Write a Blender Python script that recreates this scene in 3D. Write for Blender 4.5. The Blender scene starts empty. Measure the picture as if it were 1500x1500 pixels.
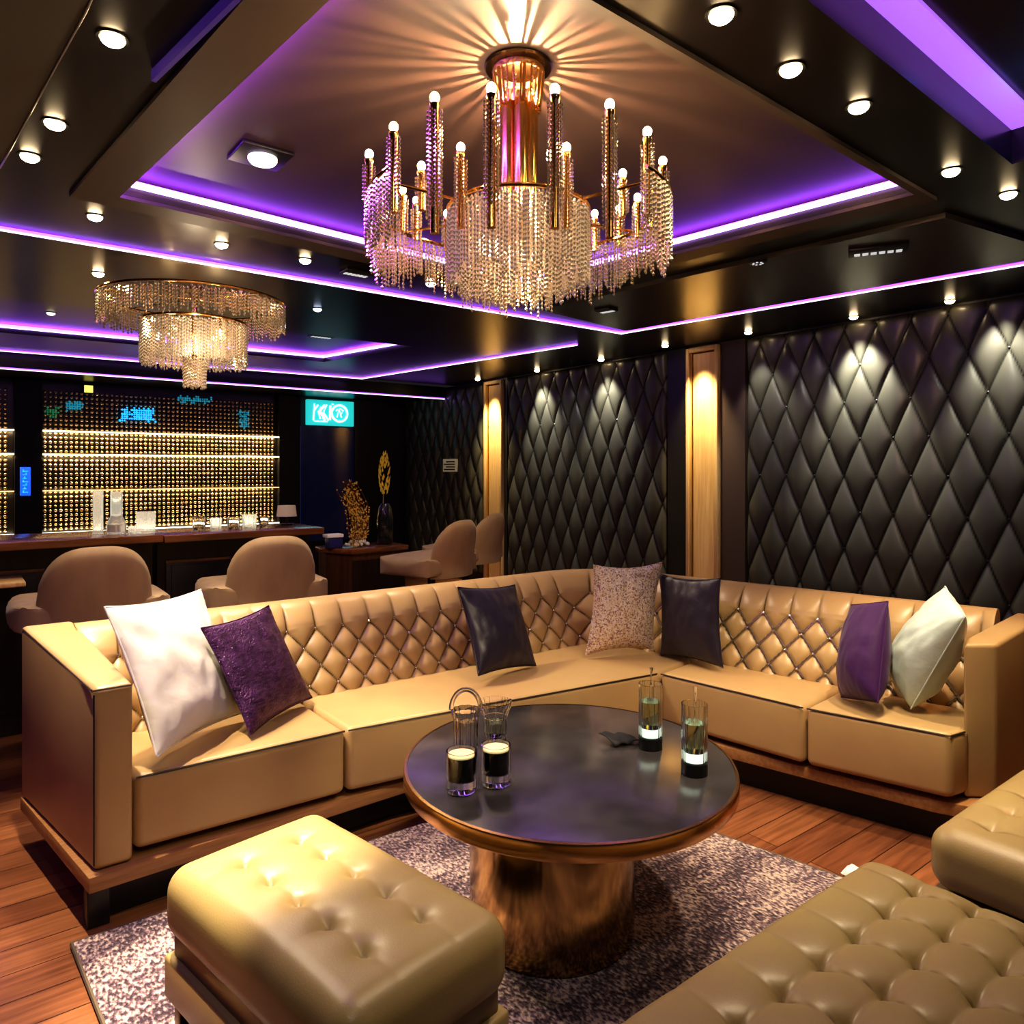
import bpy, bmesh, math, random
import numpy as np
from mathutils import Vector, Matrix, noise
random.seed(7)
S = bpy.context.scene
C = S.collection
PI = math.pi
R = math.radians

# ------------------------------------------------------------------ materials
def mat(name, base=(.5, .5, .5), rough=.5, metal=0., trans=0., ior=1.45, emit=None, estr=0., coat=0., spec=.5,
        bump=None, vary=None, seam=None, sample=True, sheen=0.):
    m = bpy.data.materials.new(name)
    m.use_nodes = True
    nt = m.node_tree
    N, L = nt.nodes, nt.links
    b = N['Principled BSDF']
    b.inputs['Base Color'].default_value = (*base, 1)
    b.inputs['Roughness'].default_value = rough
    b.inputs['Metallic'].default_value = metal
    b.inputs['Transmission Weight'].default_value = trans
    b.inputs['IOR'].default_value = ior
    b.inputs['Coat Weight'].default_value = coat
    b.inputs['Coat Roughness'].default_value = .15
    b.inputs['Specular IOR Level'].default_value = spec
    b.inputs['Sheen Weight'].default_value = sheen
    if emit:
        b.inputs['Emission Color'].default_value = (*emit, 1)
        b.inputs['Emission Strength'].default_value = estr
        if not sample:
            m.cycles.emission_sampling = 'NONE'
    tc = N.new('ShaderNodeTexCoord')
    out = None
    if vary:                                   # (scale, other colour, detail, stretch)
        sc, c2, det, st = vary
        mp = N.new('ShaderNodeMapping'); mp.inputs['Scale'].default_value = st
        L.new(tc.outputs['Object'], mp.inputs['Vector'])
        n = N.new('ShaderNodeTexNoise'); n.inputs['Scale'].default_value = sc; n.inputs['Detail'].default_value = det
        L.new(mp.outputs['Vector'], n.inputs['Vector'])
        cr = N.new('ShaderNodeMapRange'); cr.inputs['From Min'].default_value = .35; cr.inputs['From Max'].default_value = .65
        L.new(n.outputs['Fac'], cr.inputs['Value'])
        mx = N.new('ShaderNodeMix'); mx.data_type = 'RGBA'
        mx.inputs[6].default_value = (*base, 1); mx.inputs[7].default_value = (*c2, 1)
        L.new(cr.outputs['Result'], mx.inputs[0])
        out = mx.outputs[2]
        L.new(out, b.inputs['Base Color'])
    if seam:                                   # stitched seam colour and painted crease shade from a mesh attribute
        at = N.new('ShaderNodeAttribute'); at.attribute_name = 'seam'
        mx = N.new('ShaderNodeMix'); mx.data_type = 'RGBA'
        mx.inputs[6].default_value = (*base, 1); mx.inputs[7].default_value = (*seam, 1)
        if out: L.new(out, mx.inputs[6])
        L.new(at.outputs['Fac'], mx.inputs[0])
        L.new(mx.outputs[2], b.inputs['Base Color'])
        mr = N.new('ShaderNodeMapRange'); mr.inputs['To Min'].default_value = spec; mr.inputs['To Max'].default_value = 0
        L.new(at.outputs['Fac'], mr.inputs['Value']); L.new(mr.outputs['Result'], b.inputs['Specular IOR Level'])
    if bump:                                   # (scale, strength, distance)
        n = N.new('ShaderNodeTexNoise'); n.inputs['Scale'].default_value = bump[0]; n.inputs['Detail'].default_value = 4
        L.new(tc.outputs['Object'], n.inputs['Vector'])
        bp = N.new('ShaderNodeBump'); bp.inputs['Strength'].default_value = bump[1]; bp.inputs['Distance'].default_value = bump[2]
        L.new(n.outputs['Fac'], bp.inputs['Height'])
        L.new(bp.outputs['Normal'], b.inputs['Normal'])
    return m

SEAM = (.035, .022, .010)
M = {}
M['sofa'] = mat('tan_leather', (.44, .302, .135), .36, bump=(260, .12, .002), vary=(3, (.40, .255, .118), 3, (1, 1, 1)), seam=SEAM)
M['olive'] = mat('olive_leather', (.30, .23, .095), .38, bump=(240, .16, .002), vary=(4, (.28, .20, .088), 3, (1, 1, 1)), seam=SEAM)
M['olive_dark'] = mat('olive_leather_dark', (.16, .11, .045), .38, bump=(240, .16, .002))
M['piping'] = mat('dark_piping', (.03, .02, .012), .45)
M['plinth'] = mat('plinth_wood', (.36, .185, .075), .35, vary=(6, (.26, .125, .045), 4, (1, 12, 12)))
M['black'] = mat('black_lacquer', (.008, .008, .008), .35)
M['matte_black'] = mat('matte_black', (.007, .007, .008), .7)
M['silver'] = mat('silver_stud', (.8, .75, .66), .15, 1.)
M['panel'] = mat('black_leather', (.052, .050, .037), .36, bump=(220, .1, .002), seam=(.003, .003, .003), spec=.6)
M['panel_btn'] = mat('black_button', (.012, .012, .011), .3)
M['wall'] = mat('dark_wall', (.016, .012, .012), .5)
M['wall_brown'] = mat('dark_brown_wall', (.05, .032, .024), .5)
M['ceil'] = mat('ceiling_dark', (.010, .008, .009), .30, spec=.35, bump=(3, .02, .01))
M['ceil_panel'] = mat('ceiling_panel', (.045, .034, .030), .26, bump=(3, .02, .01))
M['tray'] = mat('tray_paint', (.070, .045, .040), .42, bump=(4, .05, .01))
M['frame'] = mat('frame_brown', (.085, .06, .05), .5)
M['grey'] = mat('soffit_grey', (.10, .10, .09), .5)
M['edge'] = mat('edge_metal', (.7, .68, .62), .3, 1.)
M['gold'] = mat('gold', (.83, .50, .16), .18, 1.)
M['gold_rough'] = mat('gold_textured', (.80, .50, .15), .32, 1., bump=(120, .9, .01))
M['bronze'] = mat('dark_bronze', (.10, .06, .03), .25, 1.)
M['brass_base'] = mat('bronze_polished', (.40, .25, .10), .14, 1.)
M['rim'] = mat('brass_rim', (.60, .34, .12), .24, 1.)
M['tabletop'] = mat('patina_top', (.095, .088, .088), .20, .8, vary=(5.5, (.22, .205, .20), 8, (1, 1, 1)), bump=(7, .03, .01))
M['crystal'] = mat('crystal_bead', (1., .84, .60), .10, .85, emit=(1., .66, .33), estr=.05, sample=False)  # faint emission stands in for light passing through the crystal
M['crystal_bright'] = mat('crystal_bead_lit', (1., .88, .70), .10, .8, emit=(1., .70, .42), estr=.10, sample=False)  # brighter bead, its light put in by colour and emission
M['bulb'] = mat('bulb_glow', (1, 1, 1), .3, emit=(1., .66, .30), estr=90)
M['spot'] = mat('spot_glow', (1, 1, 1), .3, emit=(1., .74, .42), estr=40)
M['spot_dim'] = mat('spot_glow_dim', (1, 1, 1), .3, emit=(1., .95, .75), estr=1.6)
M['spot_blue'] = mat('spot_glow_blue', (1, 1, 1), .3, emit=(.6, .75, 1.), estr=5)
M['led'] = mat('led_violet', (1, 1, 1), .3, emit=(.30, .045, 1.), estr=5.5)
M['led_left'] = mat('led_violet_left', (1, 1, 1), .3, emit=(.34, .06, 1.), estr=95)
M['led_core'] = mat('led_pale_core', (1, 1, 1), .3, emit=(.80, .55, 1.), estr=3.0)
M['led_cove'] = mat('led_violet_cove', (1, 1, 1), .3, emit=(.30, .045, 1.), estr=14)
M['led_pale'] = mat('led_pale', (1, 1, 1), .3, emit=(.34, .08, 1.), estr=3)
M['led_wide'] = mat('led_wide', (1, 1, 1), .3, emit=(.46, .15, 1.), estr=.95)
M['violet_wash'] = mat('violet_wash', (.03, .02, .08), .3, emit=(.25, .08, .9), estr=.10)
M['led_warm'] = mat('led_warm', (1, 1, 1), .3, emit=(1., .72, .34), estr=4.5)
M['led_warm_dim'] = mat('led_warm_dim', (1, 1, 1), .3, emit=(1., .66, .26), estr=1.2)
M['led_white'] = mat('led_white', (1, 1, 1), .3, emit=(1., .93, .8), estr=4)
M['bead'] = mat('glossy_bead', (.72, .54, .32), .16, .8)
M['bead_back'] = mat('bead_board', (.015, .011, .008), .3)
M['pillar'] = mat('pale_wood', (.70, .48, .22), .45, vary=(5, (.58, .37, .15), 5, (14, 14, .7)))
M['counter'] = mat('walnut', (.22, .085, .028), .22, vary=(3, (.11, .04, .013), 6, (1, 10, 10)), coat=.3)
M['bar_body'] = mat('bar_wood_dark', (.022, .012, .008), .35, vary=(4, (.012, .007, .005), 4, (8, 8, 1)))
M['cabinet'] = mat('cabinet_wood', (.10, .045, .018), .32, vary=(4, (.06, .026, .010), 5, (10, 10, 1)))
M['stool'] = mat('stool_fabric', (.42, .30, .155), .6, bump=(300, .2, .002), vary=(5, (.37, .26, .13), 3, (3, 3, 1)), sheen=.2)
M['metal_dark'] = mat('dark_metal', (.05, .045, .04), .3, 1.)
M['white_satin'] = mat('white_satin', (.80, .77, .70), .42, bump=(6, .35, .03), sheen=.2)
M['purple_metallic'] = mat('purple_lame', (.14, .055, .16), .30, .6, bump=(150, .9, .006), vary=(55, (.05, .018, .055), 3, (.6, .6, 2.2)))
M['dark_satin'] = mat('aubergine_satin', (.020, .014, .025), .40, bump=(7, .3, .03), sheen=.03)
M['purple_velvet'] = mat('purple_velvet', (.045, .006, .075), .55, bump=(40, .12, .01), sheen=.10)
M['mint'] = mat('mint_satin', (.56, .66, .60), .33, bump=(7, .35, .03), sheen=.1)
M['rug_edge'] = mat('rug_binding', (.10, .075, .05), .8)
M['glass'] = mat('clear_glass', (1, 1, 1), .02, trans=1., ior=1.45)
M['glass_rib'] = mat('ribbed_glass', (.98, 1, .97), .03, trans=1., ior=1.45)
M['drink'] = mat('dark_drink', (.012, .006, .003), .08)
M['drink_top'] = mat('drink_surface', (.85, .62, .30), .25, emit=(1., .75, .35), estr=.6, sample=False)  # drink surface brightened by emission
M['lime_drink'] = mat('pale_green_drink', (.78, .90, .62), .05, trans=.9, ior=1.33)
M['glow_base'] = mat('drink_glow', (.9, .97, .9), .2, emit=(.85, 1., .82), estr=1.1, sample=False)  # white glow low in the drink, put in as emission
M['frost'] = mat('frosted_glass', (1., .98, .92), .10, trans=1., emit=(1., .93, .75), estr=.10, sample=False)  # faint emission put in to brighten the glass
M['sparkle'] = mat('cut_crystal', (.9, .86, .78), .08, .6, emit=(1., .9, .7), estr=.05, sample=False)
M['teal'] = mat('teal_lightbox', (.1, .8, .8), .4, emit=(.02, .55, .53), estr=1.)
M['white_glow'] = mat('white_letter', (1, 1, 1), .4, emit=(.85, 1., 1.), estr=1.)
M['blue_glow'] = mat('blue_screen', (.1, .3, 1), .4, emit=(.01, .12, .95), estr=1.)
M['cyan_glow'] = mat('cyan_reflection_and_letter', (.1, .5, 1), .4, emit=(.02, .36, .85), estr=1.5)
M['teal_dim'] = mat('teal_reflection', (.1, .5, .6), .4, emit=(.01, .28, .40), estr=.6)
M['green_dim'] = mat('green_reflection', (.1, .5, .3), .4, emit=(.01, .30, .14), estr=.3)
M['yellow_glow'] = mat('yellow_lamp', (.8, .7, .2), .4, emit=(.8, .75, .15), estr=1.2)
M['blue_glass'] = mat('night_glass', (.008, .012, .045), .12, vary=(3, (.03, .035, .06), 6, (1, 1, 1)), emit=(.01, .02, .12), estr=.06, sample=False)
M['blue_edge'] = mat('blue_trim', (.10, .16, .42), .3, emit=(.05, .1, .5), estr=.25, sample=False)
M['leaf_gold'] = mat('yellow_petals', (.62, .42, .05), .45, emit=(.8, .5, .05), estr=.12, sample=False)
M['amber_dark'] = mat('amber_twig', (.13, .05, .012), .35, .4)
M['stem'] = mat('dry_stem', (.2, .16, .06), .6)
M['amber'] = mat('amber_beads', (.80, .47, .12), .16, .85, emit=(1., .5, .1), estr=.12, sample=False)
M['vase_dark'] = mat('smoked_glass', (.012, .013, .016), .06, coat=.5)
M['beige'] = mat('beige_shade', (.50, .40, .30), .6, emit=(1., .75, .5), estr=.12, sample=False)
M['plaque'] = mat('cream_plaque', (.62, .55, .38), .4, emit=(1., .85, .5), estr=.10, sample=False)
M['plaque_dark'] = mat('plaque_print', (.22, .15, .05), .5)
M['navy'] = mat('navy_plastic', (.02, .02, .12), .3)
M['white'] = mat('white_plastic', (.8, .8, .82), .4)
M['vent'] = mat('vent_black', (.01, .01, .012), .4)
M['slat_white'] = mat('vent_bright', (.75, .78, .8), .3, emit=(.9, .95, 1.), estr=.5, sample=False)

def floor_mat():
    m = mat('plank_floor', (.3, .14, .06), .30, coat=.12)
    nt = m.node_tree; N, L = nt.nodes, nt.links; b = N['Principled BSDF']
    tc = N.new('ShaderNodeTexCoord')
    br = N.new('ShaderNodeTexBrick')
    br.offset = .43
    br.inputs['Scale'].default_value = 1
    br.inputs['Brick Width'].default_value = 1.5; br.inputs['Row Height'].default_value = .125
    br.inputs['Mortar Size'].default_value = .0022; br.inputs['Mortar Smooth'].default_value = .2
    br.inputs['Color1'].default_value = (.27, .115, .05, 1); br.inputs['Color2'].default_value = (.15, .055, .026, 1)
    br.inputs['Mortar'].default_value = (.03, .012, .007, 1)
    L.new(tc.outputs['Object'], br.inputs['Vector'])
    mp = N.new('ShaderNodeMapping'); mp.inputs['Scale'].default_value = (1.5, 22, 1)
    L.new(tc.outputs['Object'], mp.inputs['Vector'])
    n = N.new('ShaderNodeTexNoise'); n.inputs['Scale'].default_value = 2.5; n.inputs['Detail'].default_value = 7
    L.new(mp.outputs['Vector'], n.inputs['Vector'])
    cr = N.new('ShaderNodeValToRGB')
    cr.color_ramp.elements[0].position = .3; cr.color_ramp.elements[0].color = (.55, .5, .48, 1)
    cr.color_ramp.elements[1].position = .72; cr.color_ramp.elements[1].color = (1.25, 1.2, 1.15, 1)
    L.new(n.outputs['Fac'], cr.inputs['Fac'])
    mx = N.new('ShaderNodeMix'); mx.data_type = 'RGBA'; mx.blend_type = 'MULTIPLY'; mx.inputs[0].default_value = 1
    L.new(br.outputs['Color'], mx.inputs[6]); L.new(cr.outputs['Color'], mx.inputs[7])
    L.new(mx.outputs[2], b.inputs['Base Color'])
    bp = N.new('ShaderNodeBump'); bp.inputs['Strength'].default_value = .15; bp.inputs['Distance'].default_value = .004
    L.new(br.outputs['Fac'], bp.inputs['Height']); bp.invert = True
    L.new(bp.outputs['Normal'], b.inputs['Normal'])
    return m
M['floor'] = floor_mat()

def rug_mat():
    m = mat('speckled_rug', (.2, .15, .17), .95, sheen=.3, spec=.1)
    nt = m.node_tree; N, L = nt.nodes, nt.links; b = N['Principled BSDF']
    tc = N.new('ShaderNodeTexCoord')
    a = N.new('ShaderNodeTexNoise'); a.inputs['Scale'].default_value = 120; a.inputs['Detail'].default_value = 3
    mp = N.new('ShaderNodeMapping'); mp.inputs['Scale'].default_value = (1, .55, 1)
    L.new(tc.outputs['Object'], mp.inputs['Vector']); L.new(mp.outputs['Vector'], a.inputs['Vector'])
    big = N.new('ShaderNodeTexNoise'); big.inputs['Scale'].default_value = 7; big.inputs['Detail'].default_value = 5
    mp2 = N.new('ShaderNodeMapping'); mp2.inputs['Scale'].default_value = (.5, 1.8, 1)
    L.new(tc.outputs['Object'], mp2.inputs['Vector']); L.new(mp2.outputs['Vector'], big.inputs['Vector'])
    ad = N.new('ShaderNodeMath'); ad.operation = 'ADD'
    sb = N.new('ShaderNodeMath'); sb.operation = 'MULTIPLY_ADD'; sb.inputs[1].default_value = .55; sb.inputs[2].default_value = -.275
    L.new(big.outputs['Fac'], sb.inputs[0])
    L.new(a.outputs['Fac'], ad.inputs[0]); L.new(sb.outputs[0], ad.inputs[1])
    cr = N.new('ShaderNodeValToRGB')
    e = cr.color_ramp.elements
    e[0].position = .38; e[0].color = (.030, .017, .030, 1)
    e[1].position = .66; e[1].color = (.60, .47, .40, 1)
    k = e.new(.5); k.color = (.16, .10, .125, 1)
    L.new(ad.outputs[0], cr.inputs['Fac'])
    L.new(cr.outputs['Color'], b.inputs['Base Color'])
    bp = N.new('ShaderNodeBump'); bp.inputs['Strength'].default_value = .7; bp.inputs['Distance'].default_value = .012
    L.new(a.outputs['Fac'], bp.inputs['Height']); L.new(bp.outputs['Normal'], b.inputs['Normal'])
    return m
M['rug'] = rug_mat()

def glitter_mat():
    m = mat('sequin_cloth', (.6, .5, .5), .35, .3)
    nt = m.node_tree; N, L = nt.nodes, nt.links; b = N['Principled BSDF']
    tc = N.new('ShaderNodeTexCoord')
    v = N.new('ShaderNodeTexVoronoi'); v.inputs['Scale'].default_value = 170
    L.new(tc.outputs['Object'], v.inputs['Vector'])
    cr = N.new('ShaderNodeValToRGB'); cr.color_ramp.interpolation = 'CONSTANT'
    e = cr.color_ramp.elements
    e[0].position = 0; e[0].color = (.72, .58, .50, 1)
    e[1].position = .42; e[1].color = (.80, .73, .72, 1)
    k = e.new(.66); k.color = (.30, .17, .22, 1)
    k = e.new(.82); k.color = (.55, .36, .20, 1)
    sp = N.new('ShaderNodeSeparateColor'); L.new(v.outputs['Color'], sp.inputs[0])
    L.new(sp.outputs[0], cr.inputs['Fac']); L.new(cr.outputs['Color'], b.inputs['Base Color'])
    bp = N.new('ShaderNodeBump'); bp.inputs['Strength'].default_value = .5; bp.inputs['Distance'].default_value = .004
    L.new(v.outputs['Distance'], bp.inputs['Height']); L.new(bp.outputs['Normal'], b.inputs['Normal'])
    return m
M['glitter'] = glitter_mat()

# ------------------------------------------------------------------ mesh helpers
class MB:
    """Collects shapes for ONE mesh object, with material slots."""
    def __init__(s):
        s.v, s.f, s.mi, s.seam, s.mats = [], [], [], [], []
    def slot(s, m):
        if m not in s.mats: s.mats.append(m)
        return s.mats.index(m)
    def add(s, v, f, m, seam=None):
        o = len(s.v); k = s.slot(m)
        s.v += [tuple(p) for p in v]
        s.f += [tuple(i + o for i in q) for q in f]
        s.mi += [k] * len(f)
        s.seam += list(seam) if seam is not None else [0.] * len(v)
        return s
    def box(s, x0, x1, y0, y1, z0, z1, m, bev=0., seg=2):
        if bev:
            v, f = rblock((x1 - x0, y1 - y0, z1 - z0), bev, k=seg)
            return s.add(v + np.array([(x0 + x1) / 2, (y0 + y1) / 2, (z0 + z1) / 2]), f, m)
        v = [(x, y, z) for x in (x0, x1) for y in (y0, y1) for z in (z0, z1)]
        return s.add(v, [(0, 1, 3, 2), (4, 6, 7, 5), (0, 4, 5, 1), (2, 3, 7, 6), (0, 2, 6, 4), (1, 5, 7, 3)], m)
    def lathe(s, prof, c, m, n=32, flute=0., nf=0, ang0=0.):
        v, f = [], []
        k = len(prof)
        for i in range(n):
            a = ang0 + 2 * PI * i / n
            q = 1 - flute * (.5 + .5 * math.cos(nf * a)) if nf else 1
            for r, z in prof: v.append((c[0] + r * q * math.cos(a), c[1] + r * q * math.sin(a), c[2] + z))
        for i in range(n):
            j = (i + 1) % n
            for t in range(k - 1):
                f.append((i * k + t, j * k + t, j * k + t + 1, i * k + t + 1))
        return s.add(v, f, m)
    def tube(s, pts, r, m, n=8, closed=False, cap=True):
        pts = [Vector(p) for p in pts]; v, f = [], []
        K = len(pts)
        rr = r if hasattr(r, '__len__') else [r] * K
        for i, p in enumerate(pts):
            a = pts[(i - 1) % K] if (closed or i > 0) else p
            b = pts[(i + 1) % K] if (closed or i < K - 1) else p
            t = (b - a).normalized()
            u = t.cross(Vector((0, 0, 1)))
            if u.length < .05: u = t.cross(Vector((1, 0, 0)))
            u.normalize(); w = t.cross(u)
            for q in range(n):
                g = 2 * PI * q / n
                v.append(p + (u * math.cos(g) + w * math.sin(g)) * rr[i])
        for i in range(K if closed else K - 1):
            j = (i + 1) % K
            for q in range(n):
                f.append((i * n + q, i * n + (q + 1) % n, j * n + (q + 1) % n, j * n + q))
        if cap and not closed:
            f.append(tuple(range(n))[::-1]); f.append(tuple(range((K - 1) * n, K * n)))
        return s.add(v, f, m)
    def ball(s, c, r, m, n=8, k=5, sz=1.):
        v = [(c[0], c[1], c[2] - r * sz)]; f = []
        for i in range(1, k):
            t = -PI / 2 + PI * i / k
            for j in range(n):
                a = 2 * PI * j / n
                v.append((c[0] + r * math.cos(t) * math.cos(a), c[1] + r * math.cos(t) * math.sin(a), c[2] + r * sz * math.sin(t)))
        v.append((c[0], c[1], c[2] + r * sz)); T = len(v) - 1
        for j in range(n): f.append((0, 1 + (j + 1) % n, 1 + j))
        for i in range(k - 2):
            for j in range(n):
                a, b2 = 1 + i * n + j, 1 + i * n + (j + 1) % n
                f.append((a, b2, b2 + n, a + n))
        for j in range(n): f.append((T, 1 + (k - 2) * n + j, 1 + (k - 2) * n + (j + 1) % n))
        return s.add(v, f, m)
    def prism(s, poly, z0, z1, m, bev=0., seg=3, top=None):
        bm = bmesh.new()
        lo = [bm.verts.new((p[0], p[1], z0)) for p in poly]
        hi = [bm.verts.new((p[0], p[1], z1 if top is None else top[i])) for i, p in enumerate(poly)]
        n = len(poly)
        bm.faces.new(lo[::-1]); bm.faces.new(hi)
        for i in range(n): bm.faces.new((lo[i], lo[(i + 1) % n], hi[(i + 1) % n], hi[i]))
        bmesh.ops.recalc_face_normals(bm, faces=bm.faces)
        if bev: bmesh.ops.bevel(bm, geom=list(bm.edges), offset=bev, segments=seg, profile=.5, affect='EDGES', clamp_overlap=True)
        bm.verts.index_update()
        s.add([v.co[:] for v in bm.verts], [[v.index for v in f.verts] for f in bm.faces], m)
        bm.free()
        return s
    def build(s, name, parent=None, smooth=True, loc=None, angle=40):
        me = bpy.data.meshes.new(name)
        base = Vector(loc) if loc is not None else Vector((0, 0, 0))
        me.from_pydata([tuple(Vector(p) - base) for p in s.v], [], s.f)
        for m in s.mats: me.materials.append(m)
        me.polygons.foreach_set('material_index', s.mi)
        if any(s.seam):
            at = me.attributes.new('seam', 'FLOAT', 'POINT'); at.data.foreach_set('value', s.seam)
        me.update()
        bm = bmesh.new(); bm.from_mesh(me); bmesh.ops.recalc_face_normals(bm, faces=bm.faces); bm.to_mesh(me); bm.free()
        if smooth:
            me.polygons.foreach_set('use_smooth', [True] * len(me.polygons))
            me.set_sharp_from_angle(angle=R(angle))
        o = bpy.data.objects.new(name, me); C.objects.link(o)
        o.location = base
        if parent:
            o.parent = parent
            o.location = base - Vector(parent.location) if loc is not None else -Vector(parent.location)
        return o

def axis(h, r, n, k):
    a = [-h + r * (1 - math.cos(PI / 2 * i / k)) for i in range(k)]
    mid = [(-h + r) + (2 * (h - r)) * i / n for i in range(n + 1)]
    return a + mid + [-q for q in a[::-1]]

def rblock(dims, r, n=(1, 1, 1), k=3):
    """Closed box with rounded edges; n subdivides the flat parts."""
    H = [d / 2 for d in dims]; r = min(r, min(H) * .999)
    A = [axis(H[i], r, n[i], k) for i in range(3)]
    idx, v, f = {}, [], []
    def vid(p):
        key = tuple(round(q, 6) for q in p)
        if key not in idx:
            idx[key] = len(v)
            q = [max(-(H[i] - r), min(H[i] - r, p[i])) for i in range(3)]
            d = Vector([p[i] - q[i] for i in range(3)])
            if d.length > 1e-9: d = d.normalized() * r
            v.append((q[0] + d[0], q[1] + d[1], q[2] + d[2]))
        return idx[key]
    for ax in range(3):
        b, c = [(1, 2), (2, 0), (0, 1)][ax]
        for sg in (-1, 1):
            for i in range(len(A[b]) - 1):
                for j in range(len(A[c]) - 1):
                    q = []
                    for (ii, jj) in ((i, j), (i + 1, j), (i + 1, j + 1), (i, j + 1)):
                        p = [0, 0, 0]; p[ax] = sg * H[ax]; p[b] = A[b][ii]; p[c] = A[c][jj]
                        q.append(vid(p))
                    if sg < 0: q.reverse()
                    if len(set(q)) == 4: f.append(tuple(q))
    return np.array(v), f

def thing(name, label, cat, loc=(0, 0, 0), group=None):
    o = bpy.data.objects.new(name, None); C.objects.link(o); o.location = loc
    o.empty_display_size = .1
    return tag(o, label, cat, group)
def tag(o, label, cat, group=None):
    o['label'] = label; o['category'] = cat
    if group: o['group'] = group
    return o
def struct(o, label=None):
    o['kind'] = 'structure'
    if label: o['label'] = label
    return o
def copy_tree(root):
    r = root.copy(); C.objects.link(r)
    for ch in root.children:
        c = ch.copy(); C.objects.link(c); c.parent = r
        for g in ch.children:
            d = g.copy(); C.objects.link(d); d.parent = c
    return r

# ------------------------------------------------------------------ camera
T = R(37.6)
cam = bpy.data.cameras.new('camera'); co = bpy.data.objects.new('camera', cam); C.objects.link(co)
co.location = (0, 0, 1.35); co.rotation_euler = (PI / 2, 0, -T)
cam.sensor_width = 36; cam.lens = 36 * 1075 / 1500; cam.shift_y = -62 / 1500; cam.clip_start = .02
S.camera = co

# ------------------------------------------------------------------ room shell
CZ, TZ = 2.40, 2.467
tray1 = [(.52, 3.12), (2.67, 3.33), (2.885, 1.265), (.70, 1.19)]
tray2 = [(-1.4, 6.88), (2.91, 6.78), (3.15, 5.48), (-1.4, 5.42)]
tray3 = [(.6, .86), (2.90, .95), (3.0, -.9), (.6, -.9)]
struct(MB().box(-1.6, 5.25, -1.6, 9.1, -.08, 0, M['floor']).build('floor', smooth=False), 'reddish brown wooden plank floor')

def ceiling():
    bm = bmesh.new()
    def loop(p, z):
        vs = [bm.verts.new((x, y, z)) for x, y in p]
        return vs, [bm.edges.new((vs[i], vs[(i + 1) % len(vs)])) for i in range(len(vs))]
    E = []
    for p in ([(-1.6, -1.6), (5.25, -1.6), (5.25, 7.72), (-1.6, 7.86)], tray1, tray2, tray3):
        E += loop(p, CZ)[1]
    bmesh.ops.triangle_fill(bm, use_beauty=True, use_dissolve=False, edges=E)
    bm.verts.index_update()
    mb = MB(); mb.add([v.co[:] for v in bm.verts], [[v.index for v in f.verts] for f in bm.faces], M['ceil'])
    bm.free()
    # lower soffit above the bar display
    mb.box(-1.6, 5.25, 7.9, 9.1, 2.27, 2.33, M['ceil'])
    return mb.build('ceiling', smooth=False)
struct(ceiling(), 'dark glossy ceiling with stepped trays')
def tray(n, poly, z, mt, mf, lab):
    mb = MB(); k = len(poly)
    mb.add([(x, y, z) for x, y in poly], [tuple(range(k))], mt)
    for i in range(k):
        a, b = poly[i], poly[(i + 1) % k]
        mb.add([(*a, CZ), (*b, CZ), (*b, z), (*a, z)], [(0, 1, 2, 3)], mf)
    return struct(mb.build('ceiling_tray' if n == 1 else 'ceiling_tray_%s' % ('bar' if n == 2 else 'near'), smooth=False), lab)
tray(1, tray1, TZ, M['tray'], M['ceil_panel'], 'recessed ceiling tray around the large chandelier')
tray(2, tray2, 2.46, M['ceil'], M['ceil'], 'recessed ceiling tray over the bar')
tray(3, tray3, 2.53, M['ceil_panel'], M['ceil_panel'], 'recessed ceiling tray near the camera')

def ring(poly, ds, z0, z1, m, name, lab):
    mb = MB(); k = len(poly)
    cx = sum(p[0] for p in poly) / k; cy = sum(p[1] for p in poly) / k
    out = []
    for i in range(k):
        a, b, c = Vector(poly[i - 1]), Vector(poly[i]), Vector(poly[(i + 1) % k])
        n1 = (b - a).normalized(); n2 = (c - b).normalized()
        o1 = Vector((-n1.y, n1.x)); o2 = Vector((-n2.y, n2.x))
        if o1.dot(b - Vector((cx, cy))) < 0: o1.negate()
        if o2.dot(b - Vector((cx, cy))) < 0: o2.negate()
        # corner of the two offset lines (side i-1 and side i have their own widths)
        da, db = ds[i - 1], ds[i]
        cr = o1.dot(o2)
        out.append(b + o1 * ((da - cr * db) / (1 - cr * cr)) + o2 * ((db - cr * da) / (1 - cr * cr)))
    for i in range(k):
        j = (i + 1) % k
        mb.prism([poly[i], poly[j], out[j][:], out[i][:]], z0, z1, m)
    return struct(mb.build(name, smooth=False), lab)
ring(tray1, (.13, .13, .03, .14), 2.385, 2.399, M['frame'], 'trim_1', 'brown ceiling frame around the large tray')
struct(MB().prism([(3.22, 1.29), (4.2, 1.16), (3.98, 3.78), (3.02, 3.62)], 2.375, 2.399, M['ceil_panel']).build('trim_2', smooth=False), 'glossy brown ceiling panel right of the tray')
g = MB().prism([(.30, .9), (.246, 1.886), (.143, 3.035), (-1.5, 3.1), (-1.5, .9)], 2.375, 2.399, M['grey'])
g.tube([(.30, .9, 2.374), (.246, 1.886, 2.374), (.143, 3.035, 2.374)], .003, M['edge'], 6)
struct(g.build('trim_3', smooth=False), 'grey ceiling soffit at the left')
struct(MB().box(-1.6, 5.25, 7.93, 7.97, 2.26, 2.40, M['ceil']).build('trim_4', smooth=False), 'black soffit edge over the bar')

WX = 5.06
struct(MB().box(WX, WX + .15, -1.6, 9.1, 0, CZ, M['wall']).build('wall_right', smooth=False), 'dark wall carrying the tufted panels')
struct(MB().box(-1.6, WX, 8.95, 9.1, 0, CZ, M['wall']).build('wall_back', smooth=False), 'black back wall behind the bar')
struct(MB().box(-1.75, -1.6, -1.6, 9.1, 0, CZ, M['wall']).build('wall_left', smooth=False), 'dark left wall')

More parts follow.
